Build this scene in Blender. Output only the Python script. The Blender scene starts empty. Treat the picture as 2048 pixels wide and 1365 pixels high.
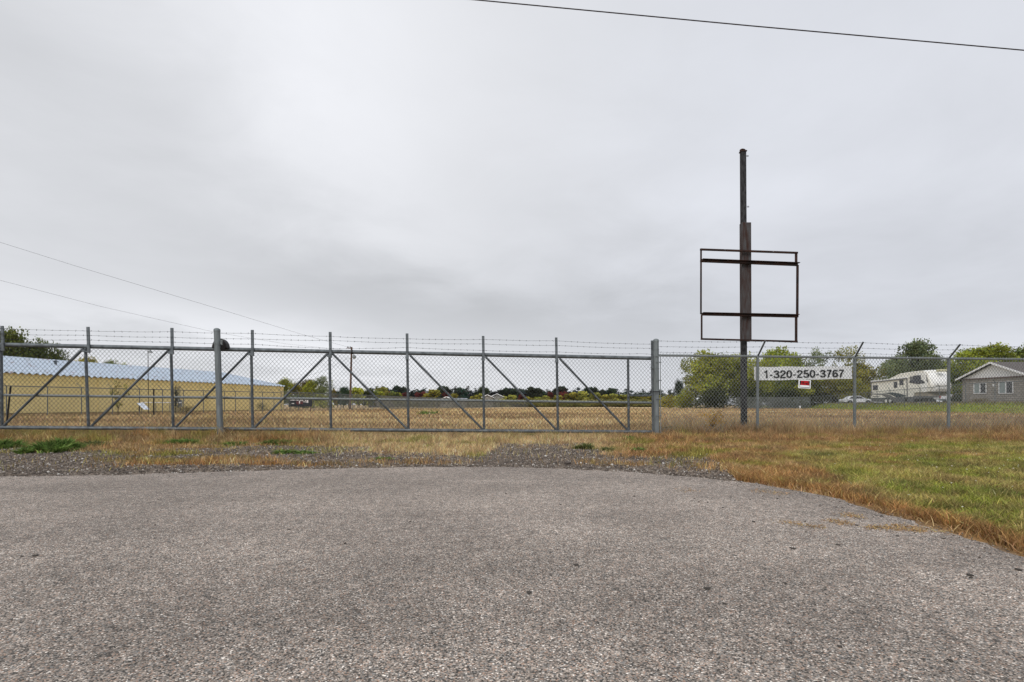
import bpy, math, random
import numpy as np
from mathutils import Vector, Matrix

random.seed(11)
RS = np.random.RandomState(5)
SC = bpy.context.scene
COL = SC.collection

# ------------------------------------------------------------------ camera
EYE = 0.78          # the lens is low over the road
F = 1024.0          # focal length in pixels of a 2048 px wide frame (18 mm)
HY = 810.0          # row of the horizon
cam_d = bpy.data.cameras.new('camera')
cam = bpy.data.objects.new('camera', cam_d)
COL.objects.link(cam)
cam.location = (0, 0, EYE)
cam.rotation_euler = (math.radians(90), 0, 0)
cam_d.sensor_width = 36
cam_d.lens = 18
cam_d.shift_y = (HY - 682.5) / 2048.0
cam_d.clip_start = 0.05
cam_d.clip_end = 6000
SC.camera = cam

# ------------------------------------------------------------------ light
SUN_EL, SUN_ROT = math.radians(38), math.radians(200)
world = bpy.data.worlds.new('World')
SC.world = world
world.use_nodes = True
nt = world.node_tree
nt.nodes.clear()
def N(t, nt=nt, **kw):
    n = nt.nodes.new(t)
    for k, v in kw.items():
        if k in n.inputs: n.inputs[k].default_value = v
        else: setattr(n, k, v)
    return n
def math_n(tree, op, a, b=None, c=None, clamp=False):
    n = tree.nodes.new('ShaderNodeMath'); n.operation = op; n.use_clamp = clamp
    for i, v in enumerate((a, b, c)):
        if v is None: continue
        if hasattr(v, 'default_value') or hasattr(v, 'is_linked'): tree.links.new(v, n.inputs[i])
        else: n.inputs[i].default_value = v
    return n.outputs[0]
def smooth(tree, x, a, b, lo=0.0, hi=1.0):
    n = tree.nodes.new('ShaderNodeMapRange'); n.interpolation_type = 'SMOOTHSTEP'
    tree.links.new(x, n.inputs[0])
    for i, v in enumerate((a, b, lo, hi)): n.inputs[i + 1].default_value = v
    return n.outputs[0]
L = nt.links.new
tc = N('ShaderNodeTexCoord')
sep = N('ShaderNodeSeparateXYZ'); L(tc.outputs['Generated'], sep.inputs[0])
dx, dy, dz = sep.outputs
# overcast deck: the viewing direction is projected on a cloud layer overhead
hyp = math_n(nt, 'SQRT', math_n(nt, 'ADD', math_n(nt, 'MULTIPLY', dx, dx), math_n(nt, 'MULTIPLY', dy, dy)))
el = math_n(nt, 'ARCTAN2', dz, hyp)                 # elevation, radians
az = math_n(nt, 'ARCTAN2', dx, dy)                  # azimuth from +Y to +X
zz = math_n(nt, 'ADD', math_n(nt, 'MAXIMUM', dz, 0.0), 0.16)
cx = math_n(nt, 'DIVIDE', dx, zz); cy = math_n(nt, 'DIVIDE', dy, zz)
cmb = N('ShaderNodeCombineXYZ'); L(cx, cmb.inputs[0]); L(cy, cmb.inputs[1])
n1 = N('ShaderNodeTexNoise', Scale=0.55, Detail=3.0, Roughness=0.45, Distortion=0.5); L(cmb.outputs[0], n1.inputs['Vector'])
n2 = N('ShaderNodeTexNoise', Scale=1.9, Detail=7.0, Roughness=0.56, Distortion=0.3); L(cmb.outputs[0], n2.inputs['Vector'])
nn = math_n(nt, 'ADD', math_n(nt, 'MULTIPLY', math_n(nt, 'SUBTRACT', n1.outputs[0], 0.5), 1.0),
            math_n(nt, 'MULTIPLY', math_n(nt, 'SUBTRACT', n2.outputs[0], 0.5), 0.55))
azw = math_n(nt, 'ADD', az, math_n(nt, 'MULTIPLY', nn, 0.38))
elw = math_n(nt, 'ADD', el, math_n(nt, 'MULTIPLY', nn, 0.13))
def blob(a0, e0, sa, se, amp, tilt=0.0):
    a = math_n(nt, 'SUBTRACT', azw, a0); e = math_n(nt, 'SUBTRACT', elw, e0)
    e = math_n(nt, 'ADD', e, math_n(nt, 'MULTIPLY', a, tilt))
    q = math_n(nt, 'ADD', math_n(nt, 'POWER', math_n(nt, 'DIVIDE', math_n(nt, 'ABSOLUTE', a), sa), 2.0),
               math_n(nt, 'POWER', math_n(nt, 'DIVIDE', math_n(nt, 'ABSOLUTE', e), se), 2.0))
    return math_n(nt, 'MULTIPLY', math_n(nt, 'EXPONENT', math_n(nt, 'MULTIPLY', q, -1.0)), amp)
val = math_n(nt, 'ADD', math_n(nt, 'MULTIPLY', nn, 0.24), 0.59)
for b in ((-0.40, 0.62, 0.30, 0.36, 0.115, 0.4),      # bright break high to the left of centre
          (-0.19, 0.195, 0.42, 0.08, -0.155, 0.10),    # dark belly low over the gate
          (-0.52, 0.36, 0.22, 0.13, -0.05, 0.2),
          (0.12, 0.27, 0.26, 0.14, -0.05, 0.5),
          (-0.85, 0.55, 0.18, 0.40, -0.05, 0.0),
          (-0.42, 0.10, 0.42, 0.035, 0.10, 0.1),      # light strip under the belly
          (0.62, 0.18, 0.55, 0.14, -0.035, 0.0)):
    val = math_n(nt, 'ADD', val, blob(*b))
# the deck overhead, out of the frame, is brighter than near the horizon
val = math_n(nt, 'MULTIPLY', val, smooth(nt, el, 0.72, 1.4, 1.0, 1.6))
tint = N('ShaderNodeMix'); tint.data_type = 'RGBA'
L(smooth(nt, val, 0.42, 0.72), tint.inputs[0])
tint.inputs[6].default_value = (0.955, 0.975, 1.02, 1); tint.inputs[7].default_value = (0.965, 0.978, 1.022, 1)
vm = N('ShaderNodeVectorMath'); vm.operation = 'SCALE'
tint2 = N('ShaderNodeMix'); tint2.data_type = 'RGBA'; L(smooth(nt, azw, -.15, .55), tint2.inputs[0]); L(tint.outputs[2], tint2.inputs[6]); tint2.inputs[7].default_value = (.935, .962, 1.035, 1)
L(tint2.outputs[2], vm.inputs[0]); L(val, vm.inputs['Scale'])
bgc = N('ShaderNodeBackground', Strength=1.37); L(vm.outputs[0], bgc.inputs[0])
sky = N('ShaderNodeTexSky'); sky.sky_type = 'NISHITA'; sky.sun_disc = False
sky.sun_elevation = SUN_EL; sky.sun_rotation = SUN_ROT
bgs = N('ShaderNodeBackground', Strength=0.06); L(sky.outputs[0], bgs.inputs[0])
mx = N('ShaderNodeMixShader', Fac=0.95); L(bgs.outputs[0], mx.inputs[1]); L(bgc.outputs[0], mx.inputs[2])
out = N('ShaderNodeOutputWorld'); L(mx.outputs[0], out.inputs[0])

sun_d = bpy.data.lights.new('sun', 'SUN'); sun_d.energy = 1.5; sun_d.angle = math.radians(30); sun_d.color = (1, .97, .93)
sun = bpy.data.objects.new('sun', sun_d); COL.objects.link(sun)
# the lamp shines from behind the camera, a little from the left
sd = Vector((math.cos(SUN_EL) * math.sin(SUN_ROT), math.cos(SUN_EL) * math.cos(SUN_ROT), math.sin(SUN_EL)))
sun.rotation_euler = sd.to_track_quat('Z', 'Y').to_euler()
SC.view_settings.view_transform = 'Standard'
SC.view_settings.look = 'None'
SC.view_settings.exposure = 0.0
SC.view_settings.gamma = 1.0
try:
    SC.cycles.max_bounces = 5; SC.cycles.transparent_max_bounces = 24
    SC.cycles.diffuse_bounces = 3
except Exception: pass

# ------------------------------------------------------------------ helpers
def P(px, py, Z):
    return Vector(((px - 1024) / F * Z, Z, EYE + (HY - py) / F * Z))
def GZ(py):
    return EYE * F / (py - HY)

def vnoise(x, y, seed=0):
    x = np.asarray(x, float); y = np.asarray(y, float)
    xi = np.floor(x).astype(np.int64); yi = np.floor(y).astype(np.int64)
    xf = x - xi; yf = y - yi
    xf = xf * xf * (3 - 2 * xf); yf = yf * yf * (3 - 2 * yf)
    def h(a, b):
        n = (a * 374761393 + b * 668265263 + seed * 1442695041) & 0xffffffff
        n = ((n ^ (n >> 13)) * 1274126177) & 0xffffffff
        return ((n ^ (n >> 16)) & 0xffff) / 65535.0
    return ((h(xi, yi) * (1 - xf) + h(xi + 1, yi) * xf) * (1 - yf) +
            (h(xi, yi + 1) * (1 - xf) + h(xi + 1, yi + 1) * xf) * yf)
def fbm(x, y, seed=0, o=4):
    s = 0; a = .5; t = 0
    for i in range(o):
        s = s + a * vnoise(x * 2 ** i, y * 2 ** i, seed + i * 17); t += a; a *= .55
    return s / t
def sstep(a, b, x):
    t = np.clip((x - a) / (b - a), 0, 1); return t * t * (3 - 2 * t)

MATS = {}
def mat(name, color, rough=.8, metal=0., var=.15, scale=3., bump=0., spec=.3, color2=None, detail=4., coord='Object', stretch=None):
    if name in MATS: return MATS[name]
    m = bpy.data.materials.new(name); m.use_nodes = True; t = m.node_tree
    b = t.nodes['Principled BSDF']
    b.inputs['Roughness'].default_value = rough; b.inputs['Metallic'].default_value = metal
    b.inputs['Specular IOR Level'].default_value = spec
    c = t.nodes.new('ShaderNodeTexCoord'); nz = t.nodes.new('ShaderNodeTexNoise')
    nz.inputs['Scale'].default_value = scale; nz.inputs['Detail'].default_value = detail
    mp = t.nodes.new('ShaderNodeMapping'); t.links.new(c.outputs[coord], mp.inputs[0]); t.links.new(mp.outputs[0], nz.inputs['Vector'])
    if stretch: mp.inputs['Scale'].default_value = stretch
    r = t.nodes.new('ShaderNodeValToRGB')
    c2 = color2 or tuple(min(1, v * (1 + var)) for v in color)
    c1 = color if color2 else tuple(v * (1 - var) for v in color)
    r.color_ramp.elements[0].position = .35; r.color_ramp.elements[1].position = .65
    r.color_ramp.elements[0].color = (*c1, 1); r.color_ramp.elements[1].color = (*c2, 1)
    t.links.new(nz.outputs[0], r.inputs[0]); t.links.new(r.outputs[0], b.inputs['Base Color'])
    if bump:
        bp = t.nodes.new('ShaderNodeBump'); bp.inputs['Strength'].default_value = bump; bp.inputs['Distance'].default_value = .01
        t.links.new(nz.outputs[0], bp.inputs['Height']); t.links.new(bp.outputs[0], b.inputs['Normal'])
    MATS[name] = m
    return m

OFF = {}     # offset of each root, by name
def tag(o, label=None, cat=None, group=None, kind=None):
    if label: o['label'] = label
    if cat: o['category'] = cat
    if group: o['group'] = group
    if kind: o['kind'] = kind
    return o
def thing(name, label, cat, loc=(0, 0, 0), group=None, rz=0.):
    o = bpy.data.objects.new(name, None); COL.objects.link(o)
    o.location = loc; o.rotation_euler = (0, 0, rz); o.empty_display_size = .2
    tag(o, label, cat, group); OFF[o.name] = Vector(loc)
    return o
def root_off(p):
    while p is not None and p.parent is not None: p = p.parent
    return OFF.get(p.name, Vector((0, 0, 0))) if p is not None else Vector((0, 0, 0))
def link_mesh(name, me, mats, parent=None, local=False, smooth_=False, label=None):
    o = bpy.data.objects.new(name, me); COL.objects.link(o)
    for m in (mats if isinstance(mats, (list, tuple)) else [mats]): me.materials.append(m)
    if smooth_: me.polygons.foreach_set('use_smooth', [True] * len(me.polygons))
    if parent is not None:
        if not local:
            me.transform(Matrix.Translation(-root_off(parent)))
        o.parent = parent
    if label: o['label'] = label
    return o

class MB:
    def __init__(s): s.v = []; s.f = []; s.mi = []; s.m = 0
    def add(s, vs, fs):
        n = len(s.v); s.v += [tuple(v) for v in vs]; s.f += [tuple(i + n for i in f) for f in fs]; s.mi += [s.m] * len(fs)
        return s
    def box(s, a, b):
        x0, y0, z0 = a; x1, y1, z1 = b
        return s.add([(x0, y0, z0), (x1, y0, z0), (x1, y1, z0), (x0, y1, z0), (x0, y0, z1), (x1, y0, z1), (x1, y1, z1), (x0, y1, z1)],
                     [(0, 3, 2, 1), (4, 5, 6, 7), (0, 1, 5, 4), (1, 2, 6, 5), (2, 3, 7, 6), (3, 0, 4, 7)])
    def cbox(s, c, size, ex=Vector((1, 0, 0)), ey=Vector((0, 1, 0)), ez=Vector((0, 0, 1))):
        c = Vector(c); vs = []
        for k in (-1, 1):
            for i, j in ((-1, -1), (1, -1), (1, 1), (-1, 1)):
                vs.append(c + ex * (i * size[0] / 2) + ey * (j * size[1] / 2) + ez * (k * size[2] / 2))
        return s.add(vs, [(0, 3, 2, 1), (4, 5, 6, 7), (0, 1, 5, 4), (1, 2, 6, 5), (2, 3, 7, 6), (3, 0, 4, 7)])
    def tube(s, pts, r, n=8, r2=None, cap=True, flat=1.):
        pts = [Vector(p) for p in pts]; k = len(pts); vs = []; fs = []
        for i, p in enumerate(pts):
            d = (pts[min(i + 1, k - 1)] - pts[max(i - 1, 0)]).normalized()
            up = Vector((0, 0, 1)) if abs(d.z) < .95 else Vector((0, 1, 0))
            a = d.cross(up).normalized(); b = a.cross(d).normalized()
            rr = r if r2 is None else r + (r2 - r) * i / (k - 1)
            for j in range(n):
                t = 2 * math.pi * (j + .5) / n
                vs.append(p + a * math.cos(t) * rr + b * math.sin(t) * rr * flat)
        for i in range(k - 1):
            for j in range(n):
                fs.append((i * n + j, i * n + (j + 1) % n, (i + 1) * n + (j + 1) % n, (i + 1) * n + j))
        if cap:
            fs.append(tuple(range(n))[::-1]); fs.append(tuple((k - 1) * n + j for j in range(n)))
        return s.add(vs, fs)
    def bar(s, a, b, w, d, up=Vector((0, 0, 1))):      # rectangular bar, w across, d in depth (y)
        a = Vector(a); b = Vector(b); e = (b - a); Ln = e.length; e.normalize()
        y = Vector((0, 1, 0)); x = e.cross(y).normalized(); y = x.cross(e).normalized()
        return s.cbox((a + b) / 2, (w, d, Ln), x, y, e)
    def prism(s, poly, d):                                # polygon (3D pts) extruded by vector d
        n = len(poly); d = Vector(d); a = [Vector(p) for p in poly]
        return s.add(a + [p + d for p in a], [tuple(range(n)), tuple(range(n, 2 * n))[::-1]] +
                     [(i, i + n, (i + 1) % n + n, (i + 1) % n) for i in range(n)])
    def lathe(s, prof, c, n=12, ax=None):
        vs = []; fs = []; c = Vector(c); k = len(prof)
        for r, h in prof:
            for j in range(n):
                t = 2 * math.pi * j / n
                if ax == 'y': vs.append(c + Vector((r * math.cos(t), h, r * math.sin(t))))
                elif ax == 'x': vs.append(c + Vector((h, r * math.cos(t), r * math.sin(t))))
                else: vs.append(c + Vector((r * math.cos(t), r * math.sin(t), h)))
        for i in range(k - 1):
            for j in range(n):
                fs.append((i * n + j, i * n + (j + 1) % n, (i + 1) * n + (j + 1) % n, (i + 1) * n + j))
        fs.append(tuple(range(n))[::-1]); fs.append(tuple((k - 1) * n + j for j in range(n)))
        return s.add(vs, fs)
    def mesh(s, name='m'):
        me = bpy.data.meshes.new(name); me.from_pydata(s.v, [], s.f); me.update()
        if max(s.mi, default=0): me.polygons.foreach_set('material_index', s.mi)
        return me
    def build(s, name, m, parent=None, local=False, smooth_=False, bevel=0., label=None):
        me = s.mesh(name)
        import bmesh
        bm = bmesh.new(); bm.from_mesh(me)
        bmesh.ops.recalc_face_normals(bm, faces=bm.faces[:]) if len(bm.faces) < 60000 else None
        bm.to_mesh(me); bm.free()
        o = link_mesh(name, me, m, parent, local, False, label)
        if smooth_:
            me.polygons.foreach_set('use_smooth', [True] * len(me.polygons))
            try: me.set_sharp_from_angle(angle=math.radians(40))
            except Exception: pass
        if bevel:
            bv = o.modifiers.new('bevel', 'BEVEL'); bv.width = bevel; bv.segments = 2; bv.limit_method = 'ANGLE'
        return o

def np_mesh(name, V, tris, col=None):
    me = bpy.data.meshes.new(name); n = len(V); k = tris.shape[1]
    me.vertices.add(n); me.vertices.foreach_set('co', V.astype(np.float32).ravel())
    m = len(tris); me.loops.add(m * k); me.loops.foreach_set('vertex_index', tris.astype(np.int32).ravel())
    me.polygons.add(m); me.polygons.foreach_set('loop_start', np.arange(0, m * k, k, dtype=np.int32))
    try: me.polygons.foreach_set('loop_total', np.full(m, k, dtype=np.int32))
    except Exception: pass
    me.update(calc_edges=True)
    if col is not None:
        a = me.color_attributes.new('Col', 'FLOAT_COLOR', 'POINT')
        c = np.ones((n, 4), np.float32); c[:, :3] = col; a.data.foreach_set('color', c.ravel())
    return me

def attr_mat(name, rough=.9, objcol=False, transl=.0, noise=None, spec=.15):
    m = bpy.data.materials.new(name); m.use_nodes = True; t = m.node_tree; b = t.nodes['Principled BSDF']
    b.inputs['Roughness'].default_value = rough; b.inputs['Specular IOR Level'].default_value = spec
    a = t.nodes.new('ShaderNodeAttribute'); a.attribute_name = 'Col'; src = a.outputs['Color']
    if objcol:
        oi = t.nodes.new('ShaderNodeObjectInfo'); mm = t.nodes.new('ShaderNodeMix'); mm.data_type = 'RGBA'; mm.blend_type = 'MULTIPLY'
        mm.inputs[0].default_value = 1; t.links.new(src, mm.inputs[6]); t.links.new(oi.outputs['Color'], mm.inputs[7]); src = mm.outputs[2]
    t.links.new(src, b.inputs['Base Color'])
    if transl:
        tr = t.nodes.new('ShaderNodeBsdfTranslucent'); mxs = t.nodes.new('ShaderNodeMixShader'); mxs.inputs[0].default_value = transl
        t.links.new(src, tr.inputs[0]); t.links.new(b.outputs[0], mxs.inputs[1]); t.links.new(tr.outputs[0], mxs.inputs[2])
        t.links.new(mxs.outputs[0], t.nodes['Material Output'].inputs[0])
    return m

# ------------------------------------------------------------------ asphalt outline
EDGE_PX = [(0, 957), (130, 954), (250, 952), (380, 948), (500, 944), (600, 941), (700, 939), (820, 937), (950, 936.5), (1050, 937.5), (1150, 941), (1250, 946),
           (1330, 953), (1420, 960), (1500, 968), (1560, 978), (1620, 990), (1690, 1007), (1760, 1028), (1850, 1054), (1950, 1086), (2048, 1120)]
EDGE = [(-26, -3), (-20, 1.5), (-13, 4.1), (-8.5, 5.1)] + [((x - 1024) / F * GZ(y), GZ(y)) for x, y in EDGE_PX] + [(2.75, 1.6), (3.3, .5), (4.5, -1.2), (7, -4)]
# densify with a little raggedness
ED = []
for i in range(len(EDGE) - 1):
    a = np.array(EDGE[i]); b = np.array(EDGE[i + 1]); k = max(2, int(np.linalg.norm(b - a) / .05))
    for j in range(k):
        p = a + (b - a) * j / k
        ED.append((p[0], p[1]))
ED.append(EDGE[-1]); ED = np.array(ED)
# smooth the corners then fray
for _ in range(8): ED[1:-1] = (ED[:-2] + ED[1:-1] * 2 + ED[2:]) / 4
tn = np.gradient(ED, axis=0); tn /= np.linalg.norm(tn, axis=1)[:, None]; nrm = np.stack([-tn[:, 1], tn[:, 0]], 1)
s_ = np.arange(len(ED)) * .05
fr = (fbm(s_ * 3, s_ * 0, 3) - .5) * .12 + (fbm(s_ * 12, s_ * 0 + 7, 9, 2) - .5) * .05
EDR = ED + nrm * fr[:, None]
def edge_dist(X, Y):
    """signed distance to the road edge (positive outside), sampled on a grid"""
    X = np.asarray(X); Y = np.asarray(Y); sh = X.shape; x = X.ravel(); y = Y.ravel(); out = np.full(x.shape, 9.)
    near = np.where((np.abs(x) < 30) & (y < 11) & (y > -6))[0]
    E = ED[::2]; Tn = nrm[::2]
    for c in range(0, len(near), 20000):
        ii = near[c:c + 20000]
        d2 = (x[ii][:, None] - E[:, 0]) ** 2 + (y[ii][:, None] - E[:, 1]) ** 2
        k = d2.argmin(1); d = np.sqrt(d2[np.arange(len(ii)), k])
        sg = (x[ii] - E[k, 0]) * Tn[k, 0] + (y[ii] - E[k, 1]) * Tn[k, 1]
        out[ii] = d * np.where(sg > 0, 1, -1)
    out = np.where(y <= -6, -9, out)
    return out.reshape(sh)

FOOT_Y = [0, 30, 40, 53, 66, 85, 110, 160, 320, 700]
FOOT_X = [36, 38.5, 40, 43.5, 46.2, 51, 57.6, 76, 150, 330]
def height(X, Y):
    X = np.asarray(X, float); Y = np.asarray(Y, float)
    f = np.interp(Y, FOOT_Y, FOOT_X)
    h = 0.90 * sstep(0, 4.2, X - f)
    h = h * sstep(135, 95, Y) if False else h * (1 - .5 * sstep(110, 200, Y))
    return h
def pix(X, Y):
    Yc = np.maximum(Y, .3); return 1024 + F * X / Yc, HY + EYE * F / Yc

C_STRAW = np.array((.68, .51, .28)); C_TAN = np.array((.47, .335, .17)); C_ORANGE = np.array((.44, .255, .10))
C_RUST = np.array((.29, .15, .065)); C_GREEN = np.array((.31, .365, .06)); C_DKGREEN = np.array((.10, .16, .035))
C_GREYW = np.array((.25, .21, .135)); C_BROWN = np.array((.26, .175, .10)); C_DIRT = np.array((.15, .12, .095)); C_OLIVE = np.array((.36, .31, .095))
def mixc(a, b, w): return a * (1 - w[..., None]) + b * w[..., None]

def dirt_mask(X, Y):
    px, py = pix(X, Y); n = fbm(X * 1.1, Y * 1.6, 31) ; n2 = fbm(X * 5, Y * 7, 41, 3)
    q = (n - .5) * 1.3 + (n2 - .5) * .9
    top = np.interp(px, [-400, 150, 260, 420, 600, 760, 960, 1000, 1160, 1220, 1420, 1470, 1500], [892, 893, 898, 892, 889, 899, 904, 884, 884, 906, 915, 945, 1200])
    d = sstep(-.5, 1., (py - top) / 9. + q * 2.2)
    # grassy islands on the left half and one strip right of the middle
    isl = sstep(.48, .62, fbm(X * .75 + 3, Y * 1.7, 77) + (n2 - .5) * .25) * sstep(150, 330, px) * (1 - sstep(820, 980, px)) * (1 - sstep(926, 940, py))
    isl2 = sstep(.0, 1, 1 - np.abs(py - (925 + (px - 1150) * .035)) / 8.) * sstep(1130, 1200, px) * sstep(.4, .6, n2)
    d = d * (1 - .8 * isl) * (1 - .75 * isl2)
    return d * (Y < 12.5)

def ground_cover(X, Y):
    """albedo of the plants at a place, and how tall they are"""
    X = np.asarray(X, float); Y = np.asarray(Y, float)
    px, py = pix(X, Y)
    n = fbm(X * .5, Y * .9, 1); n2 = fbm(X * 2.2, Y * 3.0, 2, 3); nf = fbm(X * .06, Y * .17, 5, 4); nb = fbm(X * .25, Y * .7, 8, 3)
    field = mixc(C_BROWN, C_STRAW, sstep(.40, .60, nf * .5 + nb * .5))
    field = mixc(field, C_TAN * .85, np.full_like(X, .25))
    # nearer than ~45 m on the right the field is greyer and browner
    gw = sstep(1250, 1420, px) * (1 - sstep(34, 55, Y)); lw = (1 - sstep(450, 760, px)) * (1 - sstep(24, 60, Y))
    field = mixc(field, mixc(C_BROWN, C_TAN, sstep(.4, .6, nb)) * .95 + .01, np.clip(gw * .9 + lw * .55, 0, 1))
    f = np.interp(Y, FOOT_Y, FOOT_X)
    bank = sstep(-1.5, .8, X - f)
    grn = mixc(C_GREEN * .75, C_BROWN, sstep(.45, .7, n2 * .6 + nb * .4) * .6)
    grn = mixc(grn, C_GREYW * .8, sstep(3.0, 4.2, X - f))
    field = mixc(field, grn, bank)
    olive = sstep(.5, .7, n) * lw * .5
    field = mixc(field, C_OLIVE * .7, olive)
    # fore strip, between gate and road
    strip = mixc(C_TAN * .85, C_ORANGE, sstep(.4, .65, n2))
    strip = mixc(strip, C_OLIVE * .8, sstep(.5, .66, n) * (1 - sstep(560, 720, px)) * .8)
    strip = mixc(strip, C_STRAW, sstep(600, 720, px) * (1 - sstep(1180, 1290, px)) * (1 - sstep(905, 925, py)) * .85)
    right = mixc(C_ORANGE, C_TAN, sstep(.4, .62, n2) * .55)
    right = mixc(right, C_RUST, sstep(.5, .7, n) * .55)
    strip = mixc(strip, right, sstep(1180, 1330, px))
    lawn = sstep(-.2, .65, (px - 1640) / 440. + (n - .5) * 3.0 + (n2 - .5) * 1.6) * sstep(880, 896, py) * sstep(1440, 1640, px)
    lg = mixc(C_GREEN, C_OLIVE * 1.15, sstep(.4, .65, n2)); lg = mixc(lg, C_DKGREEN * 1.3, sstep(.55, .75, fbm(X * 1.4, Y * 1.4, 66)) * .7)
    strip = mixc(strip, lg, lawn * .92)
    strip = mixc(strip, C_RUST * 1.15, sstep(.0, 1, 1 - np.abs(py - 882) / 7.) * sstep(1400, 1500, px) * .6)
    n3 = fbm(X * 5.5 + 9, Y * 7, 71, 3); strip = mixc(strip, C_BROWN * .85, sstep(.48, .66, n3) * .65); strip = mixc(strip, C_TAN * 1.15, sstep(.52, .36, 1 - n3) * 0 + sstep(.5, .34, n3) * 0 + (n3 < .38) * .45)
    strip = mixc(strip, C_GREEN * .75, sstep(.56, .7, fbm(X * 1.9, Y * 2.6 + 5, 83, 3)) * .55)
    e = edge_dist(X, Y)
    strip = mixc(strip, C_ORANGE * .9, (1 - sstep(.22, .42, e)) * sstep(1400, 1500, px))
    w = sstep(12.3, 13.3, Y + (n - .5) * 1.0)
    c = mixc(strip, field, w)
    # height of the plants
    h = .045 + .05 * n2
    h = np.where(px > 1500, .05 + .035 * n2, h)
    h = h + .015 * (1 - sstep(.1, .5, e)) * (px > 1480)
    h = h + .11 * sstep(9.8, 11.5, Y) * (1 - sstep(14, 20, Y)) * np.where(px < 700, 1.2, .4)
    h = np.where(w > .5, .09 + .09 * n2, h)
    h = h + (.06 + .12 * n2) * sstep(1300, 1400, px) * sstep(12.2, 12.9, Y) * (1 - sstep(16, 26, Y))
    h = h + .06 * sstep(30, 70, Y)
    return c, h, e

# ------------------------------------------------------------------ ground sheet
def axis(parts):
    o = []
    for a, b, s in parts: o += list(np.arange(a, b, s))
    return o
ys = axis([(-60, -6, 6), (-6, 2, 1.), (2, 14.5, .07), (14.5, 30, .22), (30, 80, .8), (80, 240, 4)])
y = 240.
while y < 5000: ys.append(y); y *= 1.25
xs = axis([(0, 9, .08), (9, 17, .16), (17, 40, .6), (40, 110, 1.3)])
x = 110.
while x < 5000: xs.append(x); x *= 1.2
xs = np.array([-v for v in xs[::-1] if v > 0] + xs); ys = np.array(ys)
GX, GY = np.meshgrid(xs, ys)
gc, gh, ge = ground_cover(GX, GY)
dm = dirt_mask(GX, GY)
dn = fbm(GX * 9, GY * 9, 12, 3)
dirt = mixc(C_DIRT * .7, C_DIRT * 1.45, sstep(.3, .7, dn))
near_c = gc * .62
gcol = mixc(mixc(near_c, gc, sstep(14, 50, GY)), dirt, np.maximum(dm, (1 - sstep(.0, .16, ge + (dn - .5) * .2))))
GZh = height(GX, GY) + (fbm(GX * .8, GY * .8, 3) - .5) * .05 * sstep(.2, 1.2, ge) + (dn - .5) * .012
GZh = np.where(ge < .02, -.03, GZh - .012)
V = np.stack([GX.ravel(), GY.ravel(), GZh.ravel()], 1)
ny, nx = GX.shape; idx = np.arange(ny * nx).reshape(ny, nx)
Q = np.stack([idx[:-1, :-1].ravel(), idx[:-1, 1:].ravel(), idx[1:, 1:].ravel(), idx[1:, :-1].ravel()], 1)
gm = attr_mat('ground_soil', .95)
t = gm.node_tree; b = t.nodes['Principled BSDF']; a = [n for n in t.nodes if n.type == 'ATTRIBUTE'][0]
tcn = t.nodes.new('ShaderNodeTexCoord')
nz = t.nodes.new('ShaderNodeTexNoise'); nz.inputs['Scale'].default_value = 28; nz.inputs['Detail'].default_value = 6; nz.inputs['Roughness'].default_value = .7
mpn = t.nodes.new('ShaderNodeMapping'); mpn.inputs['Scale'].default_value = (1, .55, 1)
t.links.new(tcn.outputs['Object'], mpn.inputs[0]); t.links.new(mpn.outputs[0], nz.inputs['Vector'])
nz2 = t.nodes.new('ShaderNodeTexNoise'); nz2.inputs['Scale'].default_value = 1.3; nz2.inputs['Detail'].default_value = 8; nz2.inputs['Roughness'].default_value = .75
t.links.new(mpn.outputs[0], nz2.inputs['Vector'])
k1 = smooth(t, nz.outputs[0], .3, .7, .62, 1.4); k2 = smooth(t, nz2.outputs[0], .3, .7, .72, 1.28)
kk = math_n(t, 'MULTIPLY', k1, k2)
vs = t.nodes.new('ShaderNodeVectorMath'); vs.operation = 'SCALE'; t.links.new(a.outputs['Color'], vs.inputs[0]); t.links.new(kk, vs.inputs['Scale'])
t.links.new(vs.outputs[0], b.inputs['Base Color'])
bp = t.nodes.new('ShaderNodeBump'); bp.inputs['Strength'].default_value = .6; bp.inputs['Distance'].default_value = .02
t.links.new(nz.outputs[0], bp.inputs['Height']); t.links.new(bp.outputs[0], b.inputs['Normal'])
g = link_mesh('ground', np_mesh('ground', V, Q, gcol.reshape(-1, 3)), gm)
tag(g, 'dry grassy field with bare gravelly patches', 'ground', kind='structure')

# ------------------------------------------------------------------ road
am = bpy.data.materials.new('worn_asphalt'); am.use_nodes = True; t = am.node_tree; b = t.nodes['Principled BSDF']
b.inputs['Roughness'].default_value = .85; b.inputs['Specular IOR Level'].default_value = .3
tcn = t.nodes.new('ShaderNodeTexCoord'); OBJ = tcn.outputs['Object']
vo = t.nodes.new('ShaderNodeTexVoronoi'); vo.inputs['Scale'].default_value = 200; t.links.new(OBJ, vo.inputs['Vector'])
sx = t.nodes.new('ShaderNodeSeparateColor'); t.links.new(vo.outputs['Color'], sx.inputs[0])
rp = t.nodes.new('ShaderNodeValToRGB'); rp.color_ramp.interpolation = 'CONSTANT'
els = [(0, (.055, .05, .045)), (.17, (.12, .103, .09)), (.34, (.21, .182, .158)), (.50, (.27, .215, .18)), (.62, (.21, .20, .19)),
       (.73, (.36, .305, .26)), (.84, (.33, .225, .17)), (.90, (.48, .42, .37)), (.97, (.70, .64, .58))]
rp.color_ramp.elements[0].position = 0; rp.color_ramp.elements[0].color = (*els[0][1], 1)
rp.color_ramp.elements[1].position = els[1][0]; rp.color_ramp.elements[1].color = (*els[1][1], 1)
for p_, c_ in els[2:]:
    e_ = rp.color_ramp.elements.new(p_); e_.color = (*c_, 1)
t.links.new(sx.outputs[0], rp.inputs[0])
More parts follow.
